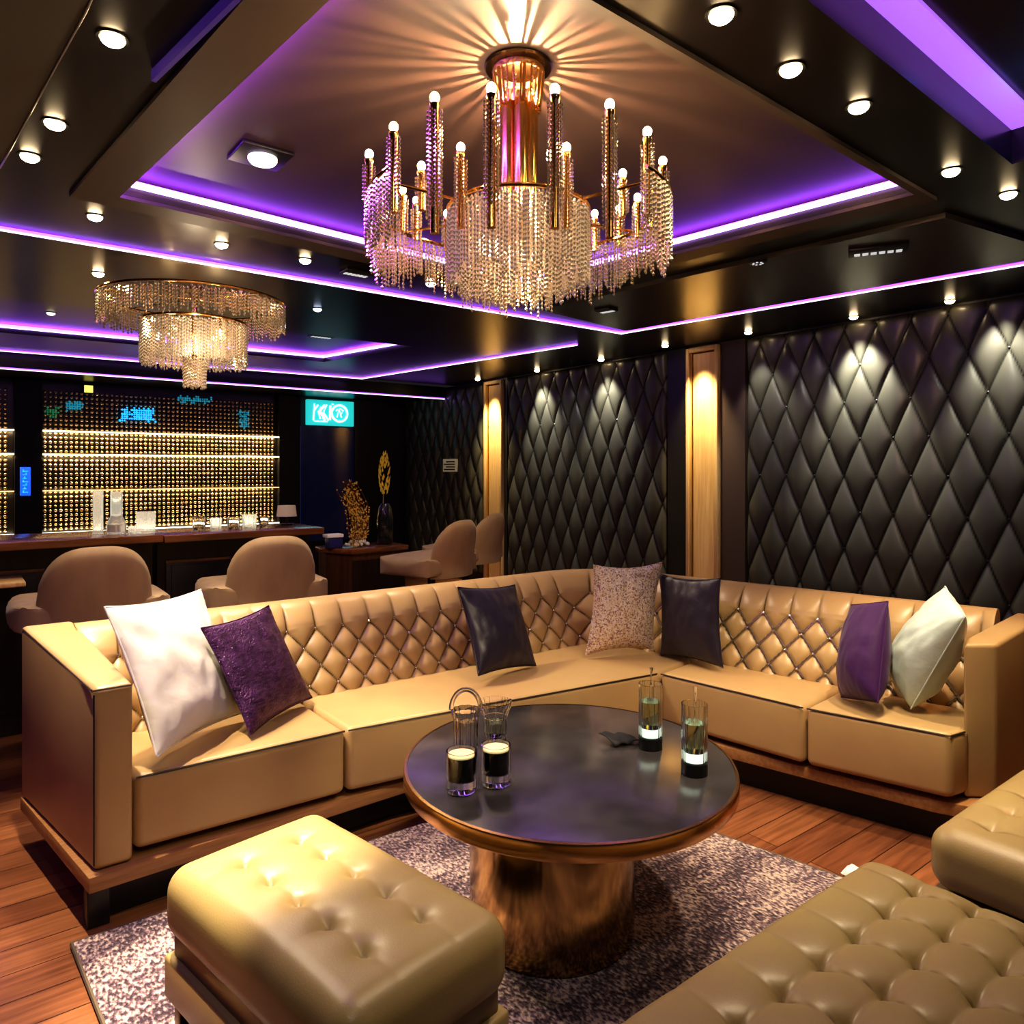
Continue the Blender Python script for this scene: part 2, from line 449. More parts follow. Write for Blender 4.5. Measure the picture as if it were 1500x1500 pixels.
# ------------------------------------------------------------------ tufting
def tuft(x, y, W, H, A, p=.42, sw=.006):
    s = x / W + y / H; t = x / W - y / H
    f = abs(math.sin(PI * s)) * abs(math.sin(PI * t))
    L = 1 / math.hypot(1 / W, 1 / H)
    d = min(abs(s - round(s)), abs(t - round(t))) * L
    return A * f ** p, math.exp(-(d / sw) ** 2)
def lattice(W, H, x0, x1, y0, y1):
    out = []
    K = int(2 * max(abs(x0), abs(x1)) / W + 2 * max(abs(y0), abs(y1)) / H) + 3
    for s in range(-K, K + 1):
        for t in range(-K, K + 1):
            x, y = W * (s + t) / 2, H * (s - t) / 2
            if x0 - 1e-6 <= x <= x1 + 1e-6 and y0 - 1e-6 <= y <= y1 + 1e-6: out.append((x, y))
    return out

def wall_panel(ya, yb, z0, z1, label):
    """tufted black leather wall panel between y=ya (far) and y=yb (near)"""
    W, H = .226, .515
    Lw, Lh = ya - yb, z1 - z0
    nx, nz = int(Lw / .0105), int(Lh / .0125)
    mb = MB(); v, sm, f = [], [], []
    X0 = WX - .012
    for i in range(nx + 1):
        for j in range(nz + 1):
            a, b = Lw * i / nx, Lh * j / nz
            h, q = tuft(a, b + .1, W, H, .038, .33, .0078)
            e = min(a, Lw - a, b, Lh - b)
            k = min(1, e / .035); k = math.sqrt(max(0, 1 - (1 - k) ** 2))
            v.append((X0 - (.010 + h) * k, ya - a, z0 + b)); sm.append(q * .9)
    for i in range(nx):
        for j in range(nz):
            p = i * (nz + 1) + j
            f.append((p, p + 1, p + nz + 2, p + nz + 1))
    mb.add(v, f, M['panel'], sm)
    for (a, b) in lattice(W, H, .03, Lw - .03, .13, Lh + .07):
        mb.ball((X0 - .012, ya - a, z0 + b - .1), .010, M['panel_btn'], 8, 5)
    o = mb.build('wall_panel', angle=80)
    return tag(o, label, 'wall panel', 'tufted black wall panels')
wall_panel(3.47, .25, .12, 2.385, 'black diamond-tufted leather wall panel, the large one right of the lit wood pillars')
wall_panel(6.60, 4.30, .12, 2.385, 'black diamond-tufted leather wall panel between the two lit wood pillars')
wall_panel(8.93, 7.10, .12, 2.36, 'dim black tufted wall panel beyond the far pillar, carrying the small plaque')

def pillar(y0, y1, label):
    t = thing('wood_pillar', label, 'pillar', (WX, (y0 + y1) / 2, 0), 'lit wood pillars')
    w = y1 - y0
    X = WX - .004
    MB().box(X - .022, X, y0 + .16 * w, y1 - .16 * w, .0, 2.33, M['pillar']).build('wood_board', t)
    for a in (y0, y1 - .1 * w):
        MB().box(X - .06, X, a, a + .1 * w, 0, 2.38, M['pillar'], .006).build('side_rail', t)
    MB().box(X - .06, X, y0 + .101 * w, y1 - .101 * w, 2.34, 2.38, M['pillar'], .005).build('top_rail', t)
    for a in (y0 + .125 * w, y1 - .145 * w):
        MB().box(X - .035, X, a, a + .02 * w, 0, 2.335, M['gold']).build('gold_strip', t)
    return t
pillar(3.735, 4.06, 'lit pale wood pillar behind the corner of the sofa, nearer of two')
pillar(6.69, 7.04, 'lit pale wood pillar farther along the tufted wall, above the two far stools')
for i, (a, b) in enumerate(((3.49, 3.715), (4.08, 4.28), (6.615, 6.67), (7.06, 7.09))):
    struct(MB().box(WX - .035, WX, a, b, 0, CZ - .005, M['wall_brown'] if i == 0 else M['black']).build('trim_%d' % (5 + i), smooth=False), 'dark jamb beside a lit wood pillar')

t = thing('wall_plaque', 'small cream plaque with dark print on the dim far tufted panel', 'plaque', (WX - .06, 7.75, 1.4))
MB().box(WX - .075, WX - .05, 7.60, 7.91, 1.325, 1.485, M['plaque'], .004).build('plate', t)
mb = MB()
for k in range(4):
    mb.box(WX - .079, WX - .0745, 7.63, 7.88 - .05 * (k % 2), 1.345 + k * .032, 1.361 + k * .032, M['plaque_dark'] if k % 3 else M['gold'])
mb.build('print', t)

# ------------------------------------------------------------------ LED lines
def led(pts, w, z, m, label, h=.012, group='violet LED lines', core=None):
    mb = MB()
    def run(w, z0, z1, m):
        for a, b in zip(pts, pts[1:]):
            a, b = Vector(a), Vector(b); d = (b - a).normalized(); n = Vector((-d.y, d.x)) * w / 2
            a2, b2 = a - d * w / 2 * (a != Vector(pts[0])), b + d * w / 2 * (b != Vector(pts[-1]))
            mb.prism([(a2 - n)[:], (b2 - n)[:], (b2 + n)[:], (a2 + n)[:]], z0, z1, m)
    run(w, z - h, z, m)
    if core: run(w * core, z - h - .004, z - h + .0005, M['led_core'])
    return tag(mb.build('led_strip', smooth=False), label, 'LED strip', group)
led([(-1.55, 3.83), (4.07, 3.92), (4.52, -.8)], .026, 2.3985, M['led'], 'long violet LED line bending above the sofa corner and running along the tufted wall', core=.6)
led([(.56, 3.110), (2.655, 3.315), (2.868, 1.275)], .020, TZ - .014, M['led_cove'], 'violet LED cove line on the far and right edges of the large ceiling tray', h=.018, core=.75)
led([(.541, 3.07), (.712, 1.22)], .012, TZ - .026, M['led_left'], 'violet LED cove along the left edge of the large ceiling tray', h=.012)
led([(-1.35, 5.50), (.90, 5.54)], .026, 2.459, M['led'], 'short violet LED line ending at the bar chandelier', h=.03, core=.6)
led([(-1.35, 6.85), (2.89, 6.75), (3.12, 5.52)], .024, 2.459, M['led_cove'], 'violet LED line around the ceiling tray over the bar', h=.02, core=.7)
led([(-1.55, 7.86), (3.746, 7.668), (4.15, 4.505)], .026, 2.3985, M['led_pale'], 'pale violet LED line ending beside the lit ceiling panel near the tufted wall', core=.6)
led([(-1.55, 7.92), (5.04, 7.92)], .02, 2.259, M['led_pale'], 'pale LED line along the soffit edge above the bar display', h=.012, core=.7)
led([(.62, .825), (2.89, .905)], .085, 2.525, M['led_wide'], 'wide lilac LED band in the near ceiling tray, top right corner', h=.012)
led([(.43, 2.10), (.50, 1.62)], .012, 2.398, M['violet_wash'], 'dim violet wash of light beside the brown ceiling frame, built as glowing strip', h=.03)  # wash of light on the step imitated by a dim emissive strip

# ------------------------------------------------------------------ spotlights
def spot_lamp(loc, target, power, ang, color=(1., .74, .42), blend=.6, size=.03):
    l = bpy.data.lights.new('spot_lamp', 'SPOT'); l.energy = power; l.spot_size = R(ang); l.spot_blend = blend
    l.color = color; l.shadow_soft_size = size
    o = bpy.data.objects.new('spot_lamp', l); C.objects.link(o); o.location = loc
    d = Vector(target) - Vector(loc); o.rotation_euler = d.to_track_quat('-Z', 'Y').to_euler()
    return o
def point_lamp(loc, power, color=(1., .7, .38), size=.02):
    l = bpy.data.lights.new('point_lamp', 'POINT'); l.energy = power; l.color = color; l.shadow_soft_size = size
    o = bpy.data.objects.new('point_lamp', l); C.objects.link(o); o.location = loc; return o

first = None
def ceiling_spot(x, y, label, z=CZ, m='spot', group='ceiling spotlights', r=.028):
    t = thing('ceiling_spotlight', label, 'ceiling spotlight', (x, y, z), group)
    MB().lathe([(r * 1.02, -.002), (r * 1.05, -.004), (r * 1.3, -.004), (r * 1.34, 0), (r * 1.02, 0)], (x, y, z), M['black'], 24).build('rim', t)
    MB().ball((x, y, z - .004), r, M[m], 16, 8, .6).build('bulb', t)
    return t
Z = 'round warm ceiling spotlight '
for i, (x, y, lab) in enumerate([
        (.319, 2.005, 'in the black band at top left, the largest of its three'),
        (.259, 2.605, 'in the black band at top left, middle of its three'),
        (.22, 2.93, 'in the black band at top left, lowest of its three'),
        (.486, 3.46, 'below the left corner of the large tray, first of the row'),
        (1.013, 3.53, 'second of the row between the large tray and the violet line'),
        (1.42, 3.54, 'third of the row between the large tray and the violet line'),
        (2.157, 3.55, 'fourth of the row, partly beside the large chandelier'),
        (.641, 4.453, 'alone above the left edge of the bar chandelier'),
        (1.413, 1.045, 'nearest of five in the band right of the large tray'),
        (1.749, 1.076, 'second of five in the band right of the large tray'),
        (2.085, 1.067, 'third of five in the band right of the large tray'),
        (2.794, 1.101, 'fourth of five in the band right of the large tray'),
        (3.20, 1.06, 'last of five in the band right of the large tray')]):
    ceiling_spot(x, y, Z + lab)
for (x, y, lab) in [(4.865, 6.965, 'at the far wood pillar'), (4.93, 5.97, 'over the far half of the middle tufted panel'),
                    (4.93, 5.013, 'over the near half of the middle tufted panel'), (4.80, 4.117, 'at the left of the near wood pillar'),
                    (4.84, 3.333, 'over the far end of the large tufted panel'), (4.93, 2.56, 'over the middle of the large tufted panel'),
                    (4.93, 1.95, 'over the near part of the large tufted panel')]:
    ceiling_spot(x, y, 'small warm wall-washing spotlight ' + lab, group='wall spotlights', r=.028)
ceiling_spot(.583, 6.1, 'small white ceiling downlight in the bar tray at far left', 2.46, 'spot_dim', 'bar downlights')
ceiling_spot(1.914, 4.563, 'small bluish downlight between the two chandeliers', CZ, 'spot_blue', 'bar downlights')

t = thing('square_downlight', 'black square tilting downlight in the large tray left of the chandelier', 'downlight', (.88, 2.60, TZ))
MB().box(.79, .97, 2.51, 2.69, TZ - .014, TZ - .001, M['vent'], .004).build('frame', t)
MB().lathe([(.0, -.02), (.042, -.022), (.05, -.012), (.05, 0)], (.885, 2.595, TZ - .012), M['spot_dim'], 24).build('lamp', t)
def vent(x, y, lx, ly, rz, label, round_=False, z=CZ):
    t = thing('ceiling_vent', label, 'ceiling fixture', (x, y, z), 'ceiling fixtures')
    c, s_ = math.cos(rz), math.sin(rz)
    def q(a, b): return (x + a * c - b * s_, y + a * s_ + b * c)
    if round_:
        MB().lathe([(.0, -.012), (lx * .8, -.013), (lx, -.007), (lx, 0)], (x, y, z), M['vent'], 28).build('housing', t)
        mb = MB()
        for k in range(7):
            a = 2 * PI * k / 7
            mb.ball((x + lx * .5 * math.cos(a), y + lx * .5 * math.sin(a), z - .014), lx * .14, M['slat_white'], 8, 4, .4)
        mb.build('lens', t)
    else:
        MB().prism([q(-lx, -ly), q(lx, -ly), q(lx, ly), q(-lx, ly)], z - .016, z, M['vent'], .005, 2).build('housing', t)
        mb = MB()
        for k in range(6):
            a = -lx * .7 + 1.4 * lx * k / 5
            mb.prism([q(a - lx * .1, ly * .0), q(a + lx * .1, ly * .0), q(a + lx * .1, ly * .6), q(a - lx * .1, ly * .6)], z - .0185, z - .0155, M['slat_white'])
        mb.build('lens', t)
vent(3.42, 1.66, .125, .06, R(-62), 'black oblong ceiling fitting with bright slots in the right ceiling panel', z=2.376)
vent(3.157, 2.12, .045, .045, 0, 'small round ceiling fitting beside the oblong one', True, z=2.400 if False else 2.376)
vent(3.334, 3.344, .06, .05, R(-80), 'small square ceiling fitting behind the large chandelier', z=2.376)
vent(1.72, 3.58, .08, .05, R(2), 'black square ceiling grille among the row of spotlights')
vent(2.45, 5.75, .10, .07, R(0), 'ceiling fitting with bright slots in the bar tray', z=2.46)

# ------------------------------------------------------------------ sofa
def sofa():
    t = thing('sectional_sofa', 'tan leather L-shaped sectional sofa with diamond-tufted back and studs', 'sofa', (1.6, 2.7, 0))
    # black recessed base, wooden plinth
    MB().prism([(.36, 2.50), (1.37, 2.55), (2.66, 2.36), (2.70, 1.93), (2.86, 1.2), (2.9, 1.07), (3.25, 1.07), (3.3, 1.2), (2.92, 3.02), (.34, 3.08)], 0.001, .125, M['black']).build('base', t, smooth=False)
    MB().box(.325, .385, 2.46, 2.53, 0.001, .125, M['black'], .004).build('leg', t)
    MB().prism([(.325, 2.425), (1.37, 2.455), (2.58, 2.285), (2.63, 1.93), (2.80, 1.16), (2.87, 1.0), (3.42, 1.0), (3.40, 1.2), (3.0, 3.14), (.21, 3.18)], .122, .168, M['plinth'], .003, 2).build('plinth', t)
    # arms
    MB().prism([(.342, 2.45), (.446, 2.45), (.375, 3.19), (.212, 3.19)], .17, .70, M['sofa'], .016, 4, top=[.708, .708, .785, .785]).build('arm', t)
    MB().prism([(2.895, 1.10), (2.985, 1.025), (3.50, 1.025), (3.48, 1.125), (3.0, 1.125)], .17, .72, M['sofa'], .014, 4, top=[.722, .722, .765, .765, .73]).build('arm', t)
    e = .004
    MB().tube([(.336, 2.455, .70), (.350, 2.444, .7035), (.440, 2.444, .7035)], .0028, M['piping'], 6).tube([(.336, 2.455, .703), (.217, 3.17, .775)], .0028, M['piping'], 6)\
        .tube([(.341, 2.447, .69), (.341, 2.447, .19)], .0026, M['piping'], 6).build('piping', t)
    # seat cushions
    z0, z1 = .19, .42
    polys = [[(.452, 2.462), (1.132, 2.445), (1.132, 2.95), (.395, 2.95)],
             [(1.138, 2.445), (2.585, 2.26), (2.93, 2.315), (2.86, 2.95), (1.138, 2.95)],
             [(2.59, 2.252), (2.665, 1.585), (3.07, 1.63), (2.935, 2.307)],
             [(2.667, 1.577), (2.79, 1.10), (2.88, 1.085), (3.16, 1.135), (3.073, 1.622)]]
    for i, p in enumerate(polys):
        mb = MB().prism(p, z0, z1, M['sofa'], .026, 5)
        o = mb.build('seat_cushion', t, angle=60)
        n = 4 if i != 1 else 5
        cx = sum(q[0] for q in p) / len(p); cy = sum(q[1] for q in p) / len(p)
        def ins(q, d=.004):
            v = Vector((cx - q[0], cy - q[1])).normalized() * d
            return (q[0] + v.x, q[1] + v.y, z1 - .0065)
        mp = MB().tube([ins(p[0]), ins(p[1])], .0032, M['piping'], 6)
        if i == 3: mp.tube([ins(p[1]), ins(p[2])], .0032, M['piping'], 6)
        mp.build('piping', o)
        bpy.data.objects[o.name].children[0].location = (0, 0, 0)
    # swept backrest
    d2 = Vector((.2, -.98)).normalized(); n2 = Vector((.98, .2)).normalized()
    corner = Vector((2.779, 2.87)); fr = .16
    d1 = Vector((1, 0)); n1 = Vector((0, 1))
    ang = math.acos(d1.dot(d2)); tl = fr * math.tan(ang / 2)
    p0 = Vector((.37, 2.87)); pa = corner - d1 * tl; pb = corner + d2 * tl; p1 = corner + d2 * 1.80
    L1 = (pa - p0).length; L2 = fr * ang; L3 = (p1 - pb).length
    cc = pa - n1 * fr
    def path(a):
        if a < L1: return p0 + d1 * a, n1
        if a < L1 + L2:
            q = (a - L1) / fr
            n = Vector((math.sin(q), math.cos(q))); return cc + n * fr, n
        return pb + d2 * (a - L1 - L2), n2
    prof = [(0, .36), (.02, .42), (.135, .70)]      # (offset, z) front slant then a rolled top
    W, H, A = .125, .156, .026
    B1 = math.hypot(.115, .28)
    Ltot = L1 + L2 + L3
    na = int(Ltot / .0062)
    bl = [(-.06 + (B1 + .06) * i / 52) for i in range(53)]
    roll = [(.150, .730), (.166, .756), (.188, .775), (.215, .785), (.250, .786), (.275, .778), (.292, .76), (.30, .735), (.30, .5), (.30, .17)]
    def front(b):
        q = b / B1
        return .02 + .115 * q, .42 + .28 * q
    nrm = Vector((-.28, .115)).normalized()          # profile normal (towards the seat)
    v, sm, f = [], [], []
    cols = len(bl) + len(roll)
    for i in range(na + 1):
        a = Ltot * i / na
        P, n = path(a)
        for b in bl:
            o_, z = front(b)
            # top button row sits at b = B1-.03
            h, q = tuft(a, b - (B1 - .03), W, H, A, .42, .0034)
            if b > B1 - .03:
                pl = abs(math.sin(PI * a / W)) ** .45 * A
                h = pl; q = math.exp(-((a / W - round(a / W)) * W / .0036) ** 2)
            o_ += nrm.x * h; z += nrm.y * h
            v.append((P.x + n.x * o_, P.y + n.y * o_, z)); sm.append(q)
        for k, (o_, z) in enumerate(roll):
            h = abs(math.sin(PI * a / W)) ** .45 * A * max(0, (.8 - k * .2)); q = math.exp(-((a / W - round(a / W)) * W / .0036) ** 2) * max(0, 1 - k / 3.)
            o_ -= h * .8 * max(0, 1 - k / 4); z += h * .3 * (0 if k > 4 else 1)
            v.append((P.x + n.x * o_, P.y + n.y * o_, z)); sm.append(q)
    for i in range(na):
        for j in range(cols - 1):
            p = i * cols + j
            f.append((p, p + 1, p + cols + 1, p + cols))
    f.append(tuple(range(cols))); f.append(tuple(range(na * cols, (na + 1) * cols)))
    mb = MB(); mb.add(v, f, M['sofa'], sm)
    for (a, b) in lattice(W, H, .02, Ltot - .02, -(B1 - .03) + .01, .001):
        P, n = path(a); o_, z = front(b + B1 - .03)
        o_ += nrm.x * .004; z += nrm.y * .004
        mb.ball((P.x + n.x * o_, P.y + n.y * o_, z), .0075, M['silver'], 8, 6)
    ob = mb.build('backrest', t, angle=75)
    # braided seam cords on the right-hand run
    mb = MB()
    for (a, b) in lattice(W, H, L1 + L2 + .1, Ltot - .1, -(B1 - .03) + .01, .001):
        for sx in (-1, 1):
            pts = []
            for k in range(9):
                aa, bb = a + sx * W / 2 * k / 8, b - H / 2 * k / 8
                bz = bb + B1 - .03
                if bz < -.01 or aa > Ltot - .02: break
                P, n = path(aa); o_, z = front(bz)
                hh = .011 + .0015 * (k % 2)
                pts.append((P.x + n.x * (o_ + nrm.x * hh), P.y + n.y * (o_ + nrm.x * hh), z + nrm.y * hh))
            if len(pts) > 2: mb.tube(pts, [.0072 if k % 2 else .0048 for k in range(len(pts))], M['seam_cord'], 6)
    mb.build('braided_seam', ob)
    ob.children[0].location = (0, 0, 0)
M['seam_cord'] = mat('braided_cord', (.50, .41, .30), .22, .9)
sofa()

# ------------------------------------------------------------------ pillows
def pillow(corn, thick, m, name_label, seed, pinch=.07, shift=(0, 0, 0), wrk=.006):
    c = [Vector(p) + Vector(shift) for p in corn]       # TL TR BR BL
    cen = sum(c, Vector()) / 4
    U = ((c[1] - c[0]) + (c[2] - c[3])) / 4; V = ((c[0] - c[3]) + (c[1] - c[2])) / 4
    Nn = U.cross(V).normalized()
    n = 36; mb = MB(); v, f = [], []
    idx = {}
    for side in (1, -1):
        for i in range(n + 1):
            for j in range(n + 1):
                x, y = -1 + 2 * i / n, -1 + 2 * j / n
                x, y = math.sin(x * PI / 2) * .35 + x * .65, math.sin(y * PI / 2) * .35 + y * .65
                edge = i in (0, n) or j in (0, n)
                if edge and side == -1: continue
                h = thick * (max(0, (1 - x * x)) * max(0, (1 - y * y))) ** .5
                w = noise.noise(Vector((x * 2.3 + seed, y * 2.3, side * 3.))) * wrk + noise.noise(Vector((x * 6 + seed, y * 3., side * 5.))) * wrk * .6
                xx = x * (1 - pinch * (1 - y * y)); yy = y * (1 - pinch * (1 - x * x))
                # slumped shape: a little fuller low down
                h *= 1 - .22 * y
                p = cen + U * xx + V * yy + Nn * side * (0 if edge else h + w * min(1, h / thick * 2))
                idx[(side, i, j)] = len(v); v.append(p)
    for side in (1, -1):
        for i in range(n):
            for j in range(n):
                q = []
                for (a, b) in ((i, j), (i + 1, j), (i + 1, j + 1), (i, j + 1)):
                    q.append(idx.get((side, a, b), idx.get((1, a, b))))
                f.append(tuple(q if side == 1 else q[::-1]))
    mb.add(v, f, m)
    t = mb.build('throw_pillow', loc=cen, angle=70)
    tag(t, name_label, 'cushion', 'throw pillows on the sofa')
    rim = [v[idx[(1, i, 0)]] for i in range(n)] + [v[idx[(1, n, j)]] for j in range(n)] + [v[idx[(1, n - i, n)]] for i in range(n)] + [v[idx[(1, 0, n - j)]] for j in range(n)]
    s_ = MB().tube(rim, .003, m, 6, closed=True).build('piping', t, loc=cen)
    s_.location = (0, 0, 0)
    return t
PL = 'square throw pillow '
pillow([[0.366, 2.596, 0.925], [0.739, 2.926, 0.899], [0.855, 2.76, 0.454], [0.482, 2.429, 0.48]], .062, M['white_satin'], 'large white satin throw pillow leaning by the left sofa arm', 1, shift=(.024, 0, -.004), wrk=.010)
pillow([[0.662, 2.756, 0.786], [0.986, 3.006, 0.791], [1.107, 2.857, 0.434], [0.783, 2.606, 0.429]], .045, M['purple_metallic'], 'shimmering purple throw pillow leaning against the white satin one', 2, shift=(.040, -.068, .012))
pillow([[1.816, 2.768, 0.826], [2.195, 2.838, 0.783], [2.187, 2.665, 0.434], [1.808, 2.595, 0.46]], .06, M['dark_satin'], 'dark aubergine throw pillow standing alone on the long sofa side', 3, shift=(0, -.01, .001))
pillow([[2.495, 2.585, 0.885], [2.862, 2.465, 0.885], [2.856, 2.524, 0.432], [2.495, 2.638, 0.440]], .06, M['glitter'], 'pale sequinned throw pillow in the corner of the sofa', 4, pinch=.11, shift=(-.008, -.002, .001))
pillow([[2.858, 2.489, 0.815], [2.836, 2.103, 0.857], [2.796, 2.058, 0.440], [2.818, 2.444, 0.434]], .05, M['dark_satin'], 'dark aubergine throw pillow beside the pale sequinned one', 5, pinch=.09)
pillow([[2.99, 1.56, 0.765], [2.865, 1.355, 0.865], [2.735, 1.325, 0.465], [2.88, 1.548, 0.447]], .08, M['purple_velvet'], 'purple velvet throw pillow beside the mint one', 6, pinch=.01)
pillow([[3.06, 1.236, 0.905], [2.885, 1.095, 0.811], [2.92, 1.30, 0.445], [3.09, 1.431, 0.50]], .105, M['mint'], 'pale mint satin throw pillow by the right sofa arm', 7, pinch=.02, shift=(-.012, -.012, .006), wrk=.010)

# ------------------------------------------------------------------ ottomans
def cushion_top(lx, ly, lz, r, nx, ny, fn):
    v, f = rblock((lx, ly, lz), r, n=(nx, ny, 3), k=7)
    sm = [0.] * len(v); H = lz / 2
    for i, p in enumerate(v):
        k = max(0, min(1, (p[2] - (H - r * 1.0)) / (r * 1.0)))
        if k > 0:
            d, q = fn(p[0], p[1])
            v[i][2] += d * k; sm[i] = q * k
    return v, f, sm

def place(v, loc, rz):
    c, s_ = math.cos(rz), math.sin(rz)
    return [(loc[0] + p[0] * c - p[1] * s_, loc[1] + p[0] * s_ + p[1] * c, loc[2] + p[2]) for p in v]

def button_fn(btn, depth, sig, links, crown, lx, ly, lw=.009, ldep=.006):
    def fn(x, y):
        u, w = 2 * x / lx, 2 * y / ly
        d = crown * (1 - u * u) * (1 - w * w)
        q = 0
        for bx, by in btn:
            r2 = math.hypot(x - bx, y - by)
            if r2 < .12:
                d -= depth * math.exp(-(r2 / sig) ** 1.15)
                q = max(q, math.exp(-(r2 / .0055) ** 2))
        best = 1
        for (ax, ay, bx, by) in links:
            vx, vy = bx - ax, by - ay; L = vx * vx + vy * vy
            tt = max(0, min(1, ((x - ax) * vx + (y - ay) * vy) / L))
            dd = math.hypot(x - ax - tt * vx, y - ay - tt * vy)
            best = min(best, dd)
        if best < .05:
            nb = min(math.hypot(x - bx, y - by) for bx, by in btn)
            fade = .3 + .7 * math.exp(-(nb / .035) ** 2)
            d -= fade * (ldep * math.exp(-(best / lw) ** 2) + ldep * .8 * math.exp(-(best / (lw * 3)) ** 1.2))
            q = max(q, .8 * fade * math.exp(-(best / .0020) ** 2))  # darkens the creases, shade put into the seam colour
        return d, q
    return fn

def ottoman_front():
    rz = R(10); loc = (.665, 1.53, 0)
    lx, ly = .425, .735
    t = thing('tufted_ottoman', 'olive tan leather ottoman with ten sunken buttons in the foreground beside the table', 'ottoman', loc)
    btn = [(x, y) for x in (-.072, .072) for y in (-.23, -.115, 0, .115, .23)]
    links = []
    for a in btn:
        for b in btn:
            if a < b and .1 < math.hypot(a[0] - b[0], a[1] - b[1]) < .12: links.append((*a, *b))
    for x in (-.072, .072): links.append((x, -.23, x, -.36))
    for y in (-.115, .23): links.append((-.072, y, -.21, y)); links.append((.072, y, .21, y))
    v, f, sm = cushion_top(lx, ly, .165, .055, 46, 78, button_fn(btn, .026, .020, links, .014, lx, ly, .006, .0032))
    mb = MB(); mb.add(place(v, (loc[0], loc[1], .346), rz), f, M['olive'], sm)
    cu = mb.build('cushion', t, angle=80)
    # piping along the top rim of the cushion
    pts = []
    hx, hy, rc = lx / 2 - .012, ly / 2 - .012, .045
    for (sx, sy, a0) in ((1, 1, 0), (-1, 1, 90), (-1, -1, 180), (1, -1, 270)):
        for k in range(7):
            a = R(a0 + 15 * k)
            pts.append((sx * (hx - rc) + rc * math.cos(a), sy * (hy - rc) + rc * math.sin(a), .047))
    MB().tube(place(pts, (loc[0], loc[1], .346), rz), .0035, M['olive'], 6, closed=True).build('piping', cu).location = (0, 0, 0)
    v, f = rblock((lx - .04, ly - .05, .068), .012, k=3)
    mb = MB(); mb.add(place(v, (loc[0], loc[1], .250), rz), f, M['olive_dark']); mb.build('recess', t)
    v, f = rblock((lx - .01, ly - .02, .10), .010, k=3)
    mb = MB(); mb.add(place(v, (loc[0], loc[1], .175), rz), f, M['olive']); mb.build('base', t)
    for sx in (-1, 1):
        for sy in (-1, 1):
            v, f = rblock((.028, .028, .112), .003, k=2)
            q = place([(sx * (lx / 2 - .035), sy * (ly / 2 - .045), 0)], (loc[0], loc[1], .073), rz)[0]
            mb = MB(); mb.add(place(v, q, rz), f, M['bronze']); mb.build('leg', t)
ottoman_front()

def bench():
    loc = (1.146, .511, 0); lx, ly = 1.27, .76
    t = thing('tufted_bench', 'large deep-buttoned olive leather bench cut off by the photo bottom', 'ottoman', loc)
    xs = [1.70 - .13 * k - loc[0] for k in range(9)]; ys = [.742 - .108 * k - loc[1] for k in range(6)]
    btn = [(x + .02 * (j % 2), y) for x in xs for j, y in enumerate(ys)]
    links = []
    for j, y in enumerate(ys):
        for x, x2 in zip(xs, xs[1:]): links.append((x + .02 * (j % 2), y, x2 + .02 * (j % 2), y))
        links.append((xs[0] + .02 * (j % 2), y, lx / 2, y)); links.append((xs[-1], y, -lx / 2, y))
    for x in xs:
        for j in range(len(ys) - 1): links.append((x + .02 * (j % 2), ys[j], x + .02 * ((j + 1) % 2), ys[j + 1]))
        links.append((x, ys[0], x, ly / 2)); links.append((x, ys[-1], x, -ly / 2))
    v, f, sm = cushion_top(lx, ly, .21, .050, 190, 110, button_fn(btn, .026, .017, links, .0, lx, ly, .006, .0045))
    # pillow-like bulges between the buttons
    for i, p in enumerate(v):
        if p[2] > .06:
            j = (p[1] - ys[0]) / .108; k = (p[0] - xs[0]) / .13
            inside = min(1, max(0, (lx / 2 - abs(p[0])) / .06)) * min(1, max(0, (ly / 2 - abs(p[1])) / .06))
            v[i][2] += .006 * (abs(math.sin(PI * j)) * abs(math.sin(PI * k))) ** .9 * inside
    mb = MB(); mb.add(place(v, (loc[0], loc[1], .317), 0), f, M['olive'], sm); mb.build('cushion', t, angle=80)
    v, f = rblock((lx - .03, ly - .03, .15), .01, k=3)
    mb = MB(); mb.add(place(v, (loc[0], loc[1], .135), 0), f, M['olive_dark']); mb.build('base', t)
    for sx in (-1, 1):
        for sy in (-1, 1):
            x, y = loc[0] + sx * (lx / 2 - .06), loc[1] + sy * (ly / 2 - .06)
            MB().box(x - .02, x + .02, y - .02, y + .02, .0165, .062, M['bronze'], .003).build('leg', t)
bench()

def ottoman_right():
    loc = (2.46, .56, 0); lx, ly = .80, .64
    t = thing('tufted_ottoman', 'olive leather ottoman in front of the right sofa arm, cut off by the photo edge', 'ottoman', loc)
    xs = [-.28, -.14, 0, .14, .28]; ys = [-.2, -.067, .067, .2]
    btn = [(x, y) for x in xs for y in ys]
    links = []
    for y in ys:
        for x, x2 in zip(xs, xs[1:]): links.append((x, y, x2, y))
    for x in xs:
        for y, y2 in zip(ys, ys[1:]): links.append((x, y, x, y2))
        links.append((x, ys[0], x, -ly / 2 + .02)); links.append((x, ys[-1], x, ly / 2 - .02))
    v, f, sm = cushion_top(lx, ly, .17, .06, 80, 66, button_fn(btn, .016, .020, links, .012, lx, ly, .007, .0035))
    mb = MB(); mb.add(place(v, (loc[0], loc[1], .322), 0), f, M['olive'], sm); cu = mb.build('cushion', t, angle=80)
    v, f = rblock((lx - .02, ly - .02, .02), .008, k=3)
    mb = MB(); mb.add(place(v, (loc[0], loc[1], .226), 0), f, M['olive']); mb.build('welt', t)
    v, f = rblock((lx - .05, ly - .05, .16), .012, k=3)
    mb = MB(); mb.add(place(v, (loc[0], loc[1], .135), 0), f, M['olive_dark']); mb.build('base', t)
    for sx in (-1, 1):
        for sy in (-1, 1):
            x, y = loc[0] + sx * (lx / 2 - .07), loc[1] + sy * (ly / 2 - .07)
            MB().box(x - .02, x + .02, y - .02, y + .02, .0005, .06, M['bronze'], .003).build('leg', t)
ottoman_right()

